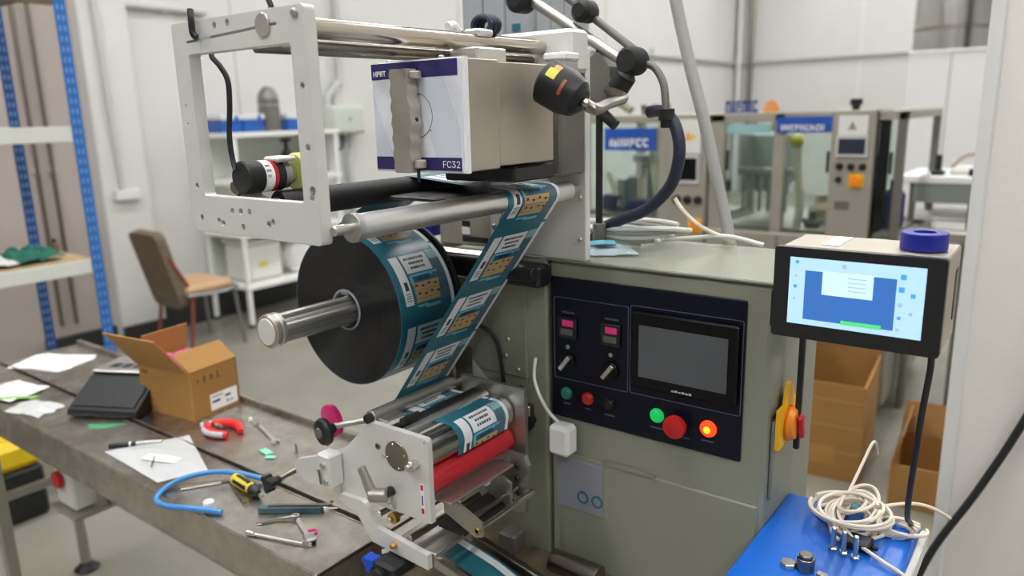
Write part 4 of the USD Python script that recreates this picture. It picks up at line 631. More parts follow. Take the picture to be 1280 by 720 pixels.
ch = Thing('visitor_chair', 'brown upholstered chair with tan seat and thin metal legs by the white wall', 'chair', (-4.72, 2.75, 0))
ch.part('backrest', xf(prism(rounded(-.17, .17, -.26, .26, .05), 'y', -.03, .03), (-4.72, 2.46, .57), rx=14), 'chair_brown'); ch.part('seat', xf(box(-.2, .2, -.2, .14, -.03, .03, .02), (-4.72, 2.72, .43)), 'chair_seat'); ch.part('seat_rim', tube([(-4.93, 2.52, .405), (-4.93, 2.87, .405), (-4.51, 2.87, .405), (-4.51, 2.52, .405)], .012, 8, 3, True), 'chair_metal')
for x, y, m in ((-4.91, 2.56, 'leg_rust'), (-4.53, 2.56, 'leg_rust'), (-4.91, 2.86, 'chair_metal'), (-4.53, 2.86, 'chair_metal')): ch.part('leg', cyl((x, y, .405), (x + (.02 if x > -4.7 else -.02), y + (.03 if y > 2.7 else -.06), 0), .0125, 10), m)
ch.part('back_strut', cyl((-4.89, 2.56, .43), (-4.89, 2.44, .66), .0125, 10), 'leg_rust'); ch.part('back_strut', cyl((-4.55, 2.56, .43), (-4.55, 2.44, .66), .0125, 10), 'leg_rust')
for k in range(4): ch.part('fringe', box(-4.86 + .08 * k, -4.82 + .08 * k, 2.535, 2.545, .33, .405, .003), 'chair_metal')

# ================================================================== STEEL WORK TABLE
TZ = .75
tb = Thing('work_table', 'long brushed-steel packing table made of two tray tops with a groove between', 'table', (-1.85, .91, 0))
X0, X1 = -2.75, -.957
tb.part('near_tray', cat([box(X0, X1, .70, .856, TZ - .008, TZ, .001)]), 'steel_brushed'); tb.part('near_skirt', box(X0, X1 - .002, .6985, .704, TZ - .09, TZ - .002, .001), 'steel_brushed'); tb.part('far_tray', box(X0, X1, .866, 1.105, TZ - .008, TZ, .001), 'steel_brushed')
tb.part('far_lip', box(X0, X1, 1.105, 1.12, TZ - .06, TZ + .014, .002), 'steel_brushed'); tb.part('groove', box(X0, X1, .85, .87, TZ - .03, TZ - .012), 'steel_dark'); tb.part('end_skirt', box(X1 - .006, X1, .705, .848, TZ - .085, TZ - .003, .001), 'steel_brushed')
tb.part('groove_wall', box(X0, X1, .853, .857, TZ - .03, TZ + .002, .001), 'steel_brushed'); tb.part('groove_wall', box(X0, X1, .865, .869, TZ - .03, TZ + .006, .001), 'steel_brushed')
for x in (-2.3, -1.95, -1.566, -1.289, -1.131, -1.037): tb.part('screw_head', cyl((x, .878, TZ - .001), (x, .878, TZ + .003), .004, 12), 'steel_dark')
for x in (-2.57, -1.15):
    tb.part('leg', box(x - .017, x + .017, .725, .759, .02, TZ - .03, .002), 'steel_sheet'); l = tb.part('leg', cyl((x - .03, .965, .03), (x - .03, .965, TZ - .03), .017, 16), 'steel_sheet'); tb.part('round_foot', lathe([(.035, 0), (.04, .006), (.02, .025), (.012, .04)], (x - .03, .965, 0), (0, 0, 1), 28), 'rubber_black', parent=l)
    tb.part('foot', box(x - .02, x + .02, .722, .762, 0, .02, .003), 'rubber_black'); tb.part('leg_spacer', box(x - .012, x + .012, .759, .96, .36, .385, .002), 'steel_sheet')
tb.part('rail', box(-2.57, -1.15, .955, .975, .345, .37, .002), 'steel_sheet')
t = Thing('stop_button_box', 'pale grey box with a red stop button under the steel table edge', 'switch box', (-2.22, .82, .43)); t.part('housing', box(-2.275, -2.17, .80, .86, .43, .60, .006), 'plastic_offwhite'); t.part('red_button', lathe([(.018, 0), (.026, .004), (.024, .016), (.001, .018)], (-2.235, .80, .515), (0, -1, 0), 24), 'estop_red'); t.part('plate', box(-2.29, -2.13, .78, .955, .42, .43, .002), 'steel_sheet'); t.part('hanger', box(-2.16, -2.13, .88, .90, .43, .715, .002), 'steel_sheet')
t = Thing('tool_case', 'black toolbox with a yellow lid on the floor beyond the table legs', 'toolbox', (-3.13, .84, 0), local=True)
t.part('body', box(-.40, 0, -.23, .23, 0, .21, .012), 'toolbox_black'); t.part('lid', box(-.41, .01, -.24, .24, .21, .33, .03), 'toolbox_yellow'); t.part('latch', box(0, .012, .05, .085, .05, .13, .004), 'toolbox_yellow'); t.part('handle', tube([(-.2, -.08, .33), (-.2, -.08, .37), (-.2, .08, .37), (-.2, .08, .33)], .01, 8, 3), 'toolbox_black')

# ---- things on the table
bx = Thing('carton', 'small open brown carton with a white shipping label on the steel table', 'carton', (-1.75, .952, TZ), 8, local=True)
W_, Dp, H_ = .20, .150, .128; th = .0035
bx.part('front_wall', box(-W_, 0, 0, th, 0, H_), 'cardboard_light'); bx.part('side_wall', box(-th, 0, th, Dp, 0, H_), 'cardboard'); bx.part('back_wall', box(-W_, 0, Dp - th, Dp, 0, H_), 'cardboard'); bx.part('left_wall', box(-W_, -W_ + th, th, Dp - th, 0, H_), 'cardboard'); bx.part('bottom', box(-W_ + th, -th, th, Dp - th, 0, .004), 'cardboard')
def flap(a, b, out, w=.003):
    a, b, out = V(*a), V(*b), V(*out); n = np.cross(b - a, out); n /= np.linalg.norm(n); return trimesh.convex.convex_hull(np.array([q + k * n * w for q in (a, b, b + out, a + out) for k in (0, 1)]))
bx.part('flap', flap((-W_, 0, H_), (0, 0, H_), (-.01, -.075, .105)), 'cardboard_light'); bx.part('flap', flap((0, 0, H_), (0, Dp, H_), (-.055, -.004, .042)), 'cardboard'); bx.part('flap', flap((-W_, .01, H_), (-W_, Dp, H_), (.015, 0, .075)), 'cardboard_light')
bx.part('shipping_label', box(0, .0006, .055, .142, .008, .052), 'paper_white'); bx.part('label_print', cat([box(.0006, .0010, .06 + .0, .085, .028, .034), box(.0006, .0010, .102, .12, .033, .039), box(.0006, .0010, .06, .095, .043, .0455), box(.0006, .0010, .105, .112, .018, .023), box(.0006, .0010, .117, .127, .018, .021)]), 'label_ink')
bx.part('care_marks', cat([prism(s, 'x', 0, .0006) for s in (Polygon([(.042, .092), (.046, .092), (.046, .102), (.050, .102), (.044, .110), (.038, .102), (.042, .102)]), Polygon([(.060, .094), (.072, .094), (.072, .097), (.068, .097), (.070, .107), (.062, .107), (.064, .097), (.060, .097)]), Polygon([(.080, .092), (.092, .092), (.092, .095), (.080, .095)]), Polygon([(.083, .097), (.089, .097), (.087, .104), (.088, .112), (.084, .112), (.085, .104)]), Polygon([(.022, .096), (.025, .096), (.025, .106), (.022, .106)]))]), 'cardboard_print')
bx.part('front_marks', cat([box(-.185 + .012 * k, -.178 + .012 * k, -.0004, .0002, .105, .115) for k in range(2)]), 'cardboard_print')
bx.part('pink_packing', xf(crumple(0, 0, .16, .12, .05, 0, 31, 0, 14, 14, .002), (-.10, .075, .115)), 'pink_film')

dv = Thing('label_scale', 'black wedge-fronted desktop scale with a silver top on the steel table', 'scale', (-2.06, .778, TZ), 27, local=True)
dv.part('body', prism([(.004, .004), (.0, .012), (.004, .022), (.10, .078), (.125, .084), (.23, .084), (.23, .03), (.215, .004)], 'x', 0, .20), 'plastic_black'); dv.part('front_cover', prism([(.012, .028), (.098, .078), (.098, .081), (.012, .031)], 'x', .012, .188), 'plastic_black'); dv.part('top_plate', box(-.004, .204, .112, .235, .084, .093, .004), 'steel_satin'); dv.part('top_keys', cat([box(.03 + .035 * k, .055 + .035 * k, .14, .17, .093, .0945, .001) for k in range(4)]), 'plastic_black')
dv.part('side_panel', box(.1995, .203, .11, .215, .028, .068, .001), 'printer_side'); dv.part('port', box(.2025, .2045, .15, .165, .048, .056), 'hole_dark'); dv.part('port', box(.2025, .2045, .175, .19, .048, .056), 'hole_dark')
for x, y in ((.02, .02), (.18, .02), (.02, .21), (.18, .21)): dv.part('rubber_foot', cyl((x, y, 0), (x, y, .005), .008, 12), 'rubber_black')
single('document', 'white papers lying at the far left end of the steel table', 'papers', cat([xf(box(-.105, .105, -.07, .07, k * .0012, k * .0012 + .001), (-2.60, .965, TZ), rz=18 + 7 * k) for k in range(3)]), 'paper_white')
t = Thing('green_edged_bag', 'white plastic bag with a green edge at the left of the table', 'bag', (-2.4, .75, TZ)); t.part('bag', crumple(-2.40, .775, .16, .12, .016, 12, 41, TZ + .0005), 'bag_white'); t.part('green_edge', crumple(-2.345, .735, .17, .016, .010, 42, 43, TZ + .003, 12, 5), 'green_bag')
t = Thing('green_scrap', 'green plastic scrap lying behind the black scale on the table', 'scrap', (-2.3, 1.05, TZ)); t.part('scrap', crumple(-2.34, 1.045, .08, .05, .012, 30, 47, TZ + .0005, 8, 8), 'green_bag')
t = Thing('crumpled_bag', 'crumpled clear plastic bag in front of the black scale', 'bag', (-2.17, .75, TZ)); t.part('bag', crumple(-2.19, .752, .13, .085, .022, 15, 51, TZ + .0005), 'clear_bag')
t = Thing('tape_scrap', 'triangular green tape scrap by the scale on the near tray', 'scrap', (-1.93, .81, TZ)); t.part('tape', prism([(-1.965, .785), (-1.885, .845), (-1.90, .80), (-1.93, .775)], 'z', TZ, TZ + .0012), 'green_tape')
t = Thing('marker_pen', 'black and silver marker pen beside the clear parts bag', 'pen', (-1.73, .79, TZ), 47, local=True)
t.part('cap', cyl((-.06, 0, .006), (-.015, 0, .006), .006, 16), 'plastic_black'); t.part('grip_ring', cyl((-.015, 0, .006), (-.01, 0, .006), .0065, 16), 'label_white'); t.part('grip', cyl((-.01, 0, .006), (.0, 0, .006), .006, 16), 'plastic_black'); t.part('barrel', cyl((.0, 0, .006), (.06, 0, .006), .0055, 16), 'zinc')
pbg = Thing('parts_bag', 'clear zip bag with a small white label lying at the near table edge', 'bag', (-1.6, .8, TZ))
def bagfn(u, v):
    a, b, c, d = V(-1.755, .728), V(-1.50, .718), V(-1.462, .812), V(-1.672, .892); p = (1 - u) * (1 - v) * a + u * (1 - v) * b + u * v * c + (1 - u) * v * d
    return V(p[0], p[1], TZ + .0015 + .014 * meshkit.fbm(np.array([u * 4, v * 4, 3.]), 3, 5) * (.3 + .7 * min(1, 4 * min(u, v, 1 - u, 1 - v))))
pbg.part('bag', sheet(bagfn, 18, 14, .0008), 'clear_bag'); pbg.part('bag_label', xf(box(-.045, .045, -.014, .014, 0, .0008), (-1.585, .775, TZ + .0125), rz=20, ry=0), 'paper_white'); pbg.part('zip_line', xf(box(-.03, .03, -.0012, .0012, 0, .001), (-1.585, .755, TZ + .0135), rz=-35), 'label_ink')
pb2 = Thing('cutting_pliers', 'red-handled cutting pliers lying in front of the carton', 'pliers', (-1.645, .953, TZ), 4, local=True)
pb2.part('handle', tube([(-.03, .012, .010), (0, .03, .011), (.04, .03, .010), (.07, .012, .009)], [.008, .010, .010, .007], 12), 'pliers_red'); pb2.part('handle', tube([(-.03, -.004, .010), (-.01, -.024, .012), (.025, -.032, .011), (.062, -.020, .009)], [.008, .010, .011, .008], 12), 'pliers_red'); pb2.part('handle_inlay', tube([(-.012, -.031, .013), (.02, -.040, .013), (.058, -.028, .011)], .007, 10), 'pliers_grey')
pb2.part('jaw', prism([(-.028, -.008), (-.028, .014), (-.05, .012), (-.066, .004), (-.05, -.006)], 'z', .004, .016), 'steel_satin'); pb2.part('pivot', cyl((-.032, .004, .002), (-.032, .004, .019), .006, 16), 'zinc'); pb2.part('spring', tube([(-.02, .006, .01), (-.005, .010, .01), (.01, .004, .01)], .003, 8), 'zinc')
single('pale_bead', 'tiny pale bead between the pliers and the carton', 'bead', cat([cyl((-1.70, .945, TZ), (-1.70, .945, TZ + .012), .006, 14)]), 'cap_white'); single('clear_plug', 'tiny clear plug lying right of the red pliers', 'plug', cat([cyl((-1.63, 1.035, TZ), (-1.63, 1.035, TZ + .010), .0045, 14)]), 'cap_white')
def spanner(T, L, mt):
    P = LineString([(0, 0), (L, 0)]).buffer(.0042); hd = disc(L + .006, 0, .0115).difference(xfp(sbox(-.002, -.0045, .02, .0045), L + .006, 0, 15)); rg = disc(-.004, 0, .008).difference(disc(-.004, 0, .0042))
    T.part('handle', prism(P.difference(disc(-.004, 0, .0042)), 'z', .001, .005), mt); T.part('open_jaw', prism(hd, 'z', 0, .006), mt); T.part('ring_end', prism(rg, 'z', 0, .0062), mt)
def xfp(p, x, y, deg):
    from shapely import affinity
    return affinity.translate(affinity.rotate(p, deg, origin=(0, 0)), x, y)
sp_ = Thing('spanner', 'small combination spanner lying alone on the far tray', 'spanner', (-1.585, 1.028, TZ), -18, local=True); spanner(sp_, .125, 'chrome')
t = Thing('loose_screw', 'short dark screw standing on the far tray beside the spanner', 'screw', (-1.38, .985, TZ)); t.part('head', cyl((-1.38, .985, TZ), (-1.38, .985, TZ + .004), .005, 14), 'steel_dark'); t.part('thread', cyl((-1.38, .985, TZ + .004), (-1.38, .985, TZ + .022), .0022, 10), 'steel_dark')
t = Thing('mint_wrapper', 'mint-green wrapper scraps on the far tray near the spanner', 'scrap', (-1.43, .94, TZ)); t.part('scrap', crumple(-1.44, .945, .04, .018, .004, -10, 61, TZ + .0003, 7, 6), 'mint_bit'); t.part('scrap', crumple(-1.405, .932, .022, .014, .004, 30, 63, TZ + .0003, 6, 6), 'mint_bit')
t = Thing('air_hose', 'curved piece of bright blue air hose on the near tray', 'hose', (-1.35, .75, TZ)); t.part('hose', tube([(-1.285, .855, TZ + .006), (-1.335, .842, TZ + .012), (-1.40, .805, TZ + .02), (-1.445, .755, TZ + .016), (-1.455, .712, TZ + .007), (-1.432, .678, TZ + .003), (-1.385, .673, TZ + .006), (-1.325, .692, TZ + .010), (-1.268, .722, TZ + .006)], .0058, 14, 8), 'hose_blue')
t.part('open_end', ring((-1.285, .855, TZ + .006), (.97, .25, -.1), .0035, .0059, .0012, 20), 'label_navy')
t = Thing('bottle_stopper', 'white ribbed plastic bottle stopper inside the blue hose loop', 'stopper', (-1.305, .718, TZ)); t.part('cap', lathe([(.0105, 0), (.011, .001), (.0105, .019), (.009, .021), (.001, .0215)], (-1.305, .718, TZ), (0, 0, 1), 28), 'cap_white'); t.part('rim', ring((-1.305, .718, TZ + .0015), (0, 0, 1), .0105, .0114, .003), 'cap_white')
t = Thing('screwdriver', 'yellow and black handled screwdriver lying across the blue hose', 'screwdriver', (-1.305, .806, TZ), -6, local=True)
t.part('handle', lathe([(.008, 0), (.0125, .006), (.0135, .02), (.0128, .06), (.011, .075)], (-.058, .0, .0135), (1, 0, 0), 12), 'driver_yellow'); t.part('black_grip', cat([xf(box(-.0, .05, -.004, .004, -.0025, .0025, .001), (-.04, .0135 * math.cos(a) * .86, .0135 + .0135 * math.sin(a) * .86), rx=math.degrees(a) - 90) for a in (.3, 1.57, 2.8)]), 'plastic_black'); t.part('collar', lathe([(.011, 0), (.013, .006), (.010, .02), (.006, .026)], (.017, 0, .0135), (1, 0, 0), 16), 'plastic_black'); t.part('blade', cyl((.043, 0, .0125), (.06, 0, .0125), .003, 10), 'chrome')
t = Thing('hex_key', 'thin dark hex key with silver tip left of the yellow screwdriver', 'hex key', (-1.31, .785, TZ)); t.part('shank', tube([(-1.375, .81, TZ + .003), (-1.27, .772, TZ + .003)], .003, 6, 0), 'steel_dark'); t.part('tip', cyl((-1.275, .774, TZ + .003), (-1.255, .767, TZ + .003), .0032, 8), 'chrome')
t = Thing('hex_key', 'pair of thin grey hex keys crossing behind the white cap', 'hex key', (-1.40, .76, TZ)); t.part('shank', tube([(-1.445, .735, TZ + .003), (-1.40, .79, TZ + .003), (-1.375, .815, TZ + .003)], .0028, 6, 0), 'steel_dark'); t.part('shank', tube([(-1.43, .73, TZ + .0031), (-1.385, .795, TZ + .0031)], .0028, 6, 0), 'steel_satin')
t = Thing('folding_key_set', 'teal-grey folded hex key set with a silver point right of the screwdriver', 'hex key set', (-1.16, .812, TZ), 36, local=True)
t.part('cover', prism(LineString([(-.065, 0), (.05, 0)]).buffer(.0075), 'z', .001, .011), 'tool_teal'); t.part('upper_blade', prism(LineString([(-.05, .003), (.07, .003)]).buffer(.0035), 'z', .011, .014), 'steel_dark'); t.part('point', cyl((.055, 0, .006), (.085, 0, .006), .0035, 12, r2=.0012), 'chrome')
w = Thing('adjustable_spanner', 'silver spanner with a magenta mark near the table end', 'spanner', (-1.135, .795, TZ), -22, local=True); spanner(w, .088, 'chrome'); w.part('jaw_block', box(.083, .108, -.012, .010, .005, .013, .003), 'zinc'); w.part('magenta_mark', tube([(.072, .004, .009), (.084, .014, .014), (.098, .010, .014)], .0025, 8), 'magenta')
t = Thing('thin_spanner', 'long slim silver wrench pointing at the magenta-marked spanner', 'wrench', (-1.10, .727, TZ), 17, local=True); t.part('shank', cyl((-.06, 0, .004), (.055, 0, .004), .0032, 10), 'steel_satin'); t.part('socket', cyl((-.068, 0, .005), (-.05, 0, .005), .005, 12), 'zinc')
t = Thing('bent_pick', 'short bent steel pick lying above the slim wrench', 'pick', (-1.15, .775, TZ)); t.part('shank', tube([(-1.175, .745, TZ + .003), (-1.155, .775, TZ + .004), (-1.13, .793, TZ + .008)], .0025, 8), 'steel_dark'); t.part('tip', cyl((-1.18, .738, TZ + .003), (-1.174, .746, TZ + .003), .003, 8), 'chrome')

# ================================================================== BLUE TRAY CART, CABLE COIL, BOXES (right foreground)
bt = Thing('blue_tray', 'bright blue plastic topped cart beside the machine cabinet', 'cart', (-.35, 1.6, .55), k=.674)
bt.part('top', box(-.505, -.203, 1.25, 1.81, .53, .55, .006), 'tray_blue'); bt.part('skirt', box(-.50, -.207, 1.255, 1.805, .36, .53, .004), 'tray_blue')
for x in (-.48, -.23):
    for y in (1.28, 1.78): bt.part('leg', box(x * .674 - .012, x * .674 + .012, y * .674 - .012, y * .674 + .012, 0, .74, .002), 'steel_sheet', raw=True)
bt.part('side_bar', box(-.203, -.188, 1.25, 1.81, .50, .545, .003), 'rack_beam', label='pale side rail')
co = Thing('cable_coil', 'tangled coil of cream cable lying on the blue tray', 'cable coil', (-.33, 1.76, .55), k=.674)
rnd = random.Random(5)
def coil_loop(k):
    a, b = .062 + rnd.uniform(-.03, .028), .075 + rnd.uniform(-.04, .03); cx, cy = -.342 + rnd.uniform(-.012, .02), 1.735 + rnd.uniform(-.02, .02); ph = rnd.uniform(0, 6); tl = rnd.uniform(-.06, .06); z0 = .556 + .0028 * k
    return tube([(cx + a * math.cos(q), cy + b * math.sin(q), max(.5545, z0 + .012 * math.sin(q + ph) + tl * .05)) for q in np.linspace(ph, ph + 6.0, 26)], .0042, 8, 2)
for k in range(16): co.part('loop', coil_loop(k), 'wire_cream')
for k in range(4): co.part('loop', tube([(-.265 + .05 * math.cos(q) + .01 * k, 1.755 + .035 * math.sin(q), .556 + .004 * k) for q in np.linspace(.3 * k, .3 * k + 5.8, 22)], .0042, 8, 2), 'wire_cream')
co.part('tail', tube([(-.335, 1.66, .575), (-.30, 1.63, .565), (-.25, 1.60, .56), (-.195, 1.575, .553), (-.16, 1.57, .52)], .0042, 8), 'wire_cream'); co.part('tail', tube([(-.30, 1.80, .575), (-.24, 1.84, .585), (-.2, 1.88, .57), (-.16, 1.93, .53)], .0042, 8), 'wire_cream'); co.part('tail', tube([(-.37, 1.8, .57), (-.36, 1.9, .62), (-.35, 1.98, .66), (-.35, 2.05, .6)], .0038, 8), 'wire_cream')
co.part('plug', box(-.345, -.325, 1.735, 1.765, .577, .592, .004), 'label_teal')
t = Thing('black_adapter', 'black power adapter under the cream cable coil', 'adapter', (-.31, 1.64, .55), k=.674); t.part('housing', box(-.335, -.275, 1.62, 1.665, .5505, .572, .004), 'plastic_black'); t.part('strain_relief', cyl((-.275, 1.64, .56), (-.262, 1.64, .56), .005, 12), 'rubber_black')
for i, (x, y, lab) in enumerate(((-.345, 1.60, 'zinc bolt standing on the blue tray, left of three'), (-.322, 1.595, 'zinc bolt standing on the blue tray, middle of three'), (-.297, 1.59, 'zinc bolt standing on the blue tray, right of three'))):
    if i == 0:
        b0_ = Thing('standing_bolt', lab, 'bolt', (x, y, .55), group='bolts standing on the blue tray', local=True, k=.674); b0_.part('shank', cyl((0, 0, .005), (0, 0, .037), .0037, 12), 'fitting_silver', raw=True); b0_.part('head', cyl((0, 0, 0), (0, 0, .006), .007, 6), 'fitting_silver', raw=True)
    else: copy(b0_, V(0, 0, CAM_Z) + (V(x, y, .55) - V(0, 0, CAM_Z)) * .674, lab)
t = Thing('pneumatic_connector', 'round grey connector standing at the near edge of the blue tray', 'connector', (-.375, 1.5, .55), k=.674); t.part('body', cat([cyl((-.372, 1.49, .55), (-.372, 1.49, .58), .018, 24), cyl((-.372, 1.49, .58), (-.372, 1.49, .588), .014, 24)]), 'steel_dark'); t.part('nut', cyl((-.405, 1.482, .55), (-.405, 1.482, .562), .017, 6), 'fitting_silver'); t.part('side_port', cyl((-.345, 1.48, .558), (-.322, 1.475, .558), .007, 12), 'fitting_silver')
def tall_carton(nm, lab, P, rz, W, Dd, H, flaps, lid=None):
    t = Thing(nm, lab, 'carton', P, rz, local=True); th = .008
    t.part('front_wall', box(-W, 0, 0, th, 0, H), 'cardboard'); t.part('side_wall', box(-th, 0, th, Dd, 0, H), 'cardboard_light'); t.part('back_wall', box(-W, 0, Dd - th, Dd, 0, H), 'cardboard'); t.part('left_wall', box(-W, -W + th, th, Dd - th, 0, H), 'cardboard_light'); t.part('bottom', box(-W + th, -th, th, Dd - th, 0, .01), 'cardboard_dark')
    for f in flaps: t.part('flap', flap(*f, w=.006), 'cardboard_dark')
    return t
t = tall_carton('large_carton', 'tall brown carton with taped sides on the floor behind the cable coil', (-.585, 3.07, 0), 5, .34, .48, .41, [((-.34, .48, .41), (0, .48, .41), (0, .03, .24)), ((-.34, 0, .41), (-.34, .48, .41), (-.02, 0, .2))])
for i in range(3): t.part('tape', box(-.34, 0, -.0012, 0, .12 + .11 * i, .125 + .11 * i), 'tape_tan'); t.part('tape', box(0, .0012, 0, .48, .12 + .11 * i, .125 + .11 * i), 'tape_tan')
t.part('shipping_label', box(-.22, -.1, -.0014, 0, .06, .14), 'cardboard_light', label='pale label'); t.part('inner_flap', flap((-.34, .01, .40), (-.01, .01, .40), (0, .05, -.16), w=.006), 'cardboard_dark')
t = tall_carton('open_carton', 'low open brown carton right of the tall carton on the floor', (-.21, 2.98, 0), 4, .25, .36, .17, [((-.25, .36, .17), (0, .36, .17), (0, .05, .12)), ((-.25, 0, .17), (-.25, .36, .17), (.03, 0, .12)), ((0, 0, .17), (0, .36, .17), (.03, 0, .13))])
t = Thing('pillar_cable', 'thick black cable sagging across the white pillar', 'cable', (-.1, 1.97, .4)); t.part('cable', tube([(-.5, 1.95, .009), (-.36, 1.9, .06), (-.25, 1.9, .25), (-.187, 1.93, .44), (-.119, 1.96, .59), (-.05, 1.975, .77), (.03, 1.988, 1.02), (.1, 1.988, 1.3), (.14, 1.988, 1.8), (.15, 1.988, 4.58)], .009, 12), 'cable_black'); t.part('clip', box(.085, .115, 1.975, 2.0, 1.28, 1.31, .003), 'plastic_black'); t.part('clip', box(.13, .165, 1.975, 2.0, 2.3, 2.33, .003), 'plastic_black')

# ================================================================== BACKGROUND BOTTLING MACHINES
YM = 3.8
def blob_text(x0, x1, z0, z1, y, n, seed):
    """lettering too blurred to read in the photograph: a row of letter-sized strokes"""
    r = random.Random(seed); w = (x1 - x0) / n; g = []
    for i in range(n):
        a = x0 + i * w + w * .08; b = a + w * .8; h = z1 - z0; k = r.choice((0, 1, 2, 3))
        g.append(box(a, a + w * .26, y - .002, y, z0, z1))
        if k in (0, 2): g.append(box(a, b, y - .002, y, z0, z0 + h * .26))
        if k in (0, 1, 3): g.append(box(a, b, y - .002, y, z1 - h * .26, z1))
        if k in (1, 2): g.append(box(b - w * .26, b, y - .002, y, z0, z1))
        if k == 3: g.append(box(a, b, y - .002, y, z0 + h * .4, z0 + h * .62))
    return cat(g)
ma = Thing('capping_machine', 'grey capping machine with a clear door and blue sign behind the navy hose', 'machine', (-1.95, 4.1, 0))
for x0, x1, y in ((-2.36, -2.31, YM), (-1.86, -1.80, YM), (-2.36, -2.31, 4.5), (-1.62, -1.58, 4.5)): ma.part('frame_post', box(x0, x1, y, y + .05, 0, 1.47, .004), 'machine_grey')
ma.part('top_rail', box(-2.36, -1.80, YM, YM + .05, 1.43, 1.475, .004), 'machine_grey'); ma.part('top_rail', box(-2.36, -1.58, 4.5, 4.55, 1.43, 1.475, .004), 'machine_grey'); ma.part('top_rail', box(-2.36, -2.31, YM + .05, 4.5, 1.43, 1.475, .004), 'machine_grey')
ma.part('base_cabinet', box(-2.36, -1.58, YM + .002, 4.54, .08, .90, .006), 'machine_grey'); ma.part('plinth', box(-2.32, -1.58, YM + .04, 4.5, 0, .08), 'machine_dark'); ma.part('clear_door', box(-2.305, -1.865, YM + .01, YM + .016, .91, 1.425), 'door_glass')
pnl = ma.part('control_column', box(-1.80, -1.578, YM - .02, YM + .25, .0, 1.475, .005), 'machine_grey')
yc = YM - .02; wh = ma.part('white_notice', box(-1.735, -1.61, yc - .003, yc, 1.275, 1.45), 'plastic_offwhite'); ma.part('notice_print', prism([(-1.70, 1.34), (-1.655, 1.34), (-1.6775, 1.39)], 'y', yc - .004, yc - .003), 'logo_orange', parent=wh); ma.part('notice_print', cyl((-1.65, yc - .004, 1.36), (-1.65, yc - .003, 1.36), .015), 'sign_yellow', parent=wh)
t_ = ma.part('screen_frame', box(-1.76, -1.61, yc - .012, yc, 1.115, 1.265, .003), 'conduit_grey'); ma.part('screen', box(-1.747, -1.623, yc - .0135, yc - .011, 1.135, 1.25), 'bezel_black', parent=t_)
for x in (-1.735, -1.675, -1.615): ma.part('selector_knob', lathe([(.024, 0), (.022, .012), (.014, .03), (.001, .031)], (x, yc, 1.03), (0, -1, 0), 20), 'plastic_black')
m_ = ma.part('mains_plate', box(-1.665, -1.59, yc - .006, yc, .855, .935, .003), 'switch_yellow'); ma.part('mains_knob', lathe([(.025, 0), (.025, .02), (.001, .022)], (-1.625, yc - .006, .895), (0, -1, 0), 20), 'switch_orange', parent=m_)
sg = ma.part('blue_sign', box(-2.185, -1.872, YM - .012, YM - .004, 1.285, 1.405), 'sign_blue'); ma.part('sign_lettering', blob_text(-2.155, -1.91, 1.305, 1.35, YM - .012, 6, 3), 'print_white', parent=sg)
ma.part('deck', box(-2.30, -1.60, YM + .06, 4.48, .90, .925, .003), 'steel_sheet'); ma.part('turret', lathe([(.16, 0), (.16, .03), (.05, .04), (.05, .26), (.13, .28), (.13, .32)], (-2.05, 4.15, .925), (0, 0, 1), 32), 'parts_grey'); ma.part('guide_block', box(-2.2, -2.13, 3.95, 4.1, .925, 1.12, .01), 'zinc'); ma.part('blue_bin', box(-2.27, -2.17, 3.9, 4.0, .93, 1.02, .01), 'violet_print'); ma.part('blue_bin', box(-2.10, -1.98, 3.9, 4.0, .93, 1.0, .01), 'violet_print')
ma.part('feed_tube', tube([(-1.98, 3.95, 1.4), (-1.96, 3.95, 1.2), (-1.93, 3.95, 1.0), (-1.9, 3.95, .93)], .018, 10), 'wire_cream'); ma.part('feed_tube', tube([(-2.24, 3.93, 1.15), (-2.20, 3.93, 1.05), (-2.18, 3.93, .95)], .018, 10), 'wire_cream')
for i in range(4): ma.part('capping_head', cat([cyl((-2.18 + .09 * i, 4.25, 1.15), (-2.18 + .09 * i, 4.25, 1.40), .014, 12), cyl((-2.18 + .09 * i, 4.25, 1.10), (-2.18 + .09 * i, 4.25, 1.18), .028, 14)]), 'zinc')
for i in range(3): ma.part('top_valve', cat([cyl((-2.0 + .07 * i, 3.9, 1.475), (-2.0 + .07 * i, 3.9, 1.52), .012, 10), cyl((-2.0 + .07 * i, 3.9, 1.50), (-2.0 + .07 * i, 3.9, 1.53), .018, 10)]), 'machine_dark')
ma.part('signal_arm', tube([(-2.3, 3.85, 1.47), (-2.28, 3.85, 1.56), (-2.18, 3.85, 1.57), (-2.05, 3.85, 1.5)], .022, 10), 'parts_olive')

mb = Thing('filling_machine', 'long grey filling machine with clear doors, blue sign and a tall control column', 'machine', (-1.1, 4.2, 0))
for x0, x1, y, m in ((-1.565, -1.49, YM, 'machine_grey'), (-1.24, -1.185, YM, 'machine_grey'), (-.69, -.655, YM, 'machine_dark'), (-1.565, -1.50, 4.75, 'machine_grey'), (-.69, -.655, 4.75, 'machine_dark')): mb.part('frame_post', box(x0, x1, y, y + .05, .85, 1.47, .004), m)
for y in (YM, 4.75): mb.part('top_rail', box(-1.565, -.655, y, y + .05, 1.43, 1.475, .004), 'machine_grey')
for x in (-1.565, -.69): mb.part('top_rail', box(x, x + .04, YM + .05, 4.75, 1.435, 1.475, .004), 'machine_grey')
mb.part('base_cabinet', box(-1.57, -.65, YM - .01, 4.8, .08, .885, .006), 'machine_grey'); mb.part('plinth', box(-1.52, -.70, YM + .04, 4.7, 0, .08), 'machine_dark'); mb.part('door_seam', box(-1.2, -1.19, YM - .014, YM - .01, .1, .87), 'machine_dark')
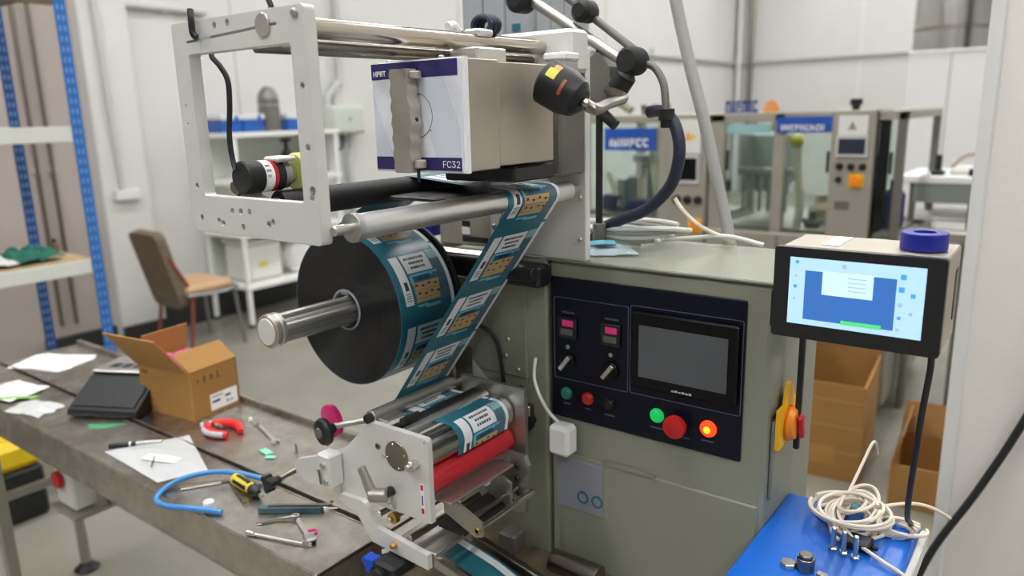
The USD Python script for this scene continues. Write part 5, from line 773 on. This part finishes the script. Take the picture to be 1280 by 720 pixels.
for i, (x0, x1) in enumerate(((-1.488, -1.243), (-1.183, -.965), (-.765, -.692))):
    d = mb.part('clear_door', box(x0, x1, YM + .012, YM + .018, .89, 1.425), 'door_glass'); mb.part('handle', box(x0 + .01 if i == 0 else x1 - .02, x0 + .022 if i == 0 else x1 - .008, YM - .006, YM + .012, 1.19, 1.29, .003), 'plastic_black', parent=d)
col = mb.part('control_column', box(-.965, -.77, YM - .02, YM + .3, .0, 1.478, .005), 'machine_grey'); yc = YM - .02
w_ = mb.part('white_notice', box(-.935, -.81, yc - .003, yc, 1.365, 1.455), 'plastic_offwhite'); mb.part('notice_print', prism([(-.895, 1.39), (-.855, 1.39), (-.875, 1.43)], 'y', yc - .004, yc - .003), 'parts_olive', parent=w_)
s_ = mb.part('screen_frame', box(-.94, -.80, yc - .012, yc, 1.265, 1.362, .003), 'conduit_grey'); mb.part('screen', box(-.928, -.812, yc - .0135, yc - .011, 1.28, 1.35), 'hose_navy', parent=s_)
for x in (-.92, -.87, -.82): mb.part('selector_knob', lathe([(.018, 0), (.016, .012), (.010, .025), (.001, .026)], (x, yc, 1.222), (0, -1, 0), 18), 'plastic_black')
mb.part('push_button', lathe([(.016, 0), (.014, .012), (.001, .013)], (-.92, yc, 1.16), (0, -1, 0), 18), 'plastic_black'); m_ = mb.part('mains_plate', box(-.875, -.81, yc - .006, yc, 1.125, 1.19, .003), 'switch_yellow'); mb.part('mains_knob', lathe([(.024, 0), (.024, .02), (.001, .022)], (-.8425, yc - .006, 1.157), (0, -1, 0), 20), 'switch_orange', parent=m_)
mb.part('vent', box(-.93, -.865, yc - .003, yc, 1.02, 1.06), 'machine_dark'); mb.part('column_edge', box(-.776, -.77, yc - .002, YM + .3, .0, 1.478), 'machine_dark')
sg = mb.part('blue_sign', box(-1.225, -.965, YM - .012, YM - .004, 1.378, 1.452), 'sign_blue'); mb.part('sign_lettering', blob_text(-1.205, -1.0, 1.388, 1.415, YM - .012, 9, 5), 'print_white', parent=sg)
mb.part('sign_film', box(-1.475, -1.255, YM - .004, YM + .004, 1.375, 1.42), 'label_mint'); mb.part('beacon', cat([cyl((-.905, 3.95, 1.475), (-.905, 3.95, 1.505), .018, 14), cyl((-.905, 3.95, 1.50), (-.905, 3.95, 1.53), .028, 14)]), 'plastic_black')
mb.part('logo_lettering', cat([blob_text(-1.50, -1.33, 1.478, 1.535, YM + .02, 6, 8), box(-1.50, -1.33, YM + .016, YM + .022, 1.474, 1.482)]), 'logo_navy', label='dark blue cut-out lettering'); mb.part('logo_mark', prism(unary_union([Point(-1.262, 1.505).buffer(.03, 8), sbox(-1.30, 1.475, -1.225, 1.50)]), 'y', YM + .01, YM + .02), 'logo_orange', label='orange emblem')
mb.part('deck', box(-1.50, -.69, YM + .06, 4.7, .886, .90, .003), 'steel_sheet'); mb.part('hopper', lathe([(.10, 0), (.17, .10), (.17, .30), (.16, .31)], (-1.42, 4.3, 1.05), (0, 0, 1), 28), 'parts_grey')
for i in range(6): mb.part('nozzle', cat([cyl((-1.46 + .045 * i, 4.02, .96), (-1.46 + .045 * i, 4.02, 1.18), .008, 8), cyl((-1.46 + .045 * i, 4.02, 1.06), (-1.46 + .045 * i, 4.02, 1.14), .015, 10)]), 'zinc')
mb.part('nozzle_bar', box(-1.49, -1.2, 4.0, 4.06, 1.15, 1.19, .005), 'steel_satin'); mb.part('yellow_valve', cat([trimesh.creation.icosphere(2, .035)]).apply_translation((-1.17, 3.95, 1.33)), 'sign_yellow'); mb.part('feed_pipe', tube([(-1.17, 3.95, 1.3), (-1.155, 3.95, 1.15), (-1.14, 3.95, 1.0), (-1.15, 3.95, .9)], .02, 10), 'wire_cream')
for x, y, r, z, m in ((-1.10, 4.2, .06, 1.0, 'parts_tan'), (-1.0, 4.1, .05, .96, 'parts_olive'), (-1.08, 3.98, .04, .94, 'machine_dark'), (-.98, 4.25, .05, 1.05, 'parts_tan'), (-.73, 4.1, .05, 1.1, 'violet_print')): mb.part('pump', lathe([(r * .8, 0), (r, .02), (r, z - .93), (r * .5, z - .90), (r * .5, z - .86)], (x, y, .90), (0, 0, 1), 20), m)
mb.part('star_wheel', lathe([(.15, 0), (.15, .02), (.04, .03), (.04, .12)], (-1.08, 4.25, .90), (0, 0, 1), 28), 'parts_grey')
cv = Thing('outfeed_conveyor', 'narrow grey conveyor leading out of the right end of the filling machine', 'conveyor', (-.48, 4.07, 0))
cv.part('belt', box(-.645, -.30, 4.0, 4.14, .86, .91, .004), 'steel_sheet'); cv.part('leg', box(-.42, -.38, 4.02, 4.1, 0, .86, .004), 'machine_dark'); cv.part('leg', box(-.63, -.60, 4.02, 4.1, 0, .86, .004), 'machine_dark')
rt = Thing('packing_bench', 'grey bench with black fixtures against the white partition at the right', 'bench', (-.5, 4.6, 0))
rt.part('top', box(-.78, -.15, 4.4, 5.0, 1.10, 1.135, .004), 'plastic_white'); rt.part('apron', box(-.70, -.18, 4.41, 4.43, 1.0, 1.10, .004), 'parts_grey'); rt.part('lower_shelf', box(-.74, -.18, 4.45, 4.95, .9, .92, .004), 'conduit_light')
for x in (-.72, -.45, -.2): rt.part('leg', box(x, x + .03, 4.42, 4.45, 0, 1.10, .003), 'machine_dark'); rt.part('leg', box(x, x + .03, 4.93, 4.96, 0, 1.10, .003), 'machine_dark')
rt.part('black_fixture', cat([box(-.625, -.595, 4.5, 4.53, 1.135, 1.24, .006), box(-.64, -.58, 4.48, 4.55, 1.135, 1.16, .006)]), 'plastic_black'); rt.part('black_fixture', cat([cyl((-.45, 4.5, 1.135), (-.45, 4.5, 1.17), .02, 12)]), 'plastic_black'); rt.part('tray', box(-.56, -.38, 4.55, 4.8, 1.136, 1.17, .008), 'plastic_offwhite'); rt.part('cable', tube([(-.56, 4.6, 1.17), (-.50, 4.6, 1.23), (-.42, 4.6, 1.235), (-.34, 4.6, 1.19)], .01, 8), 'parts_tan')
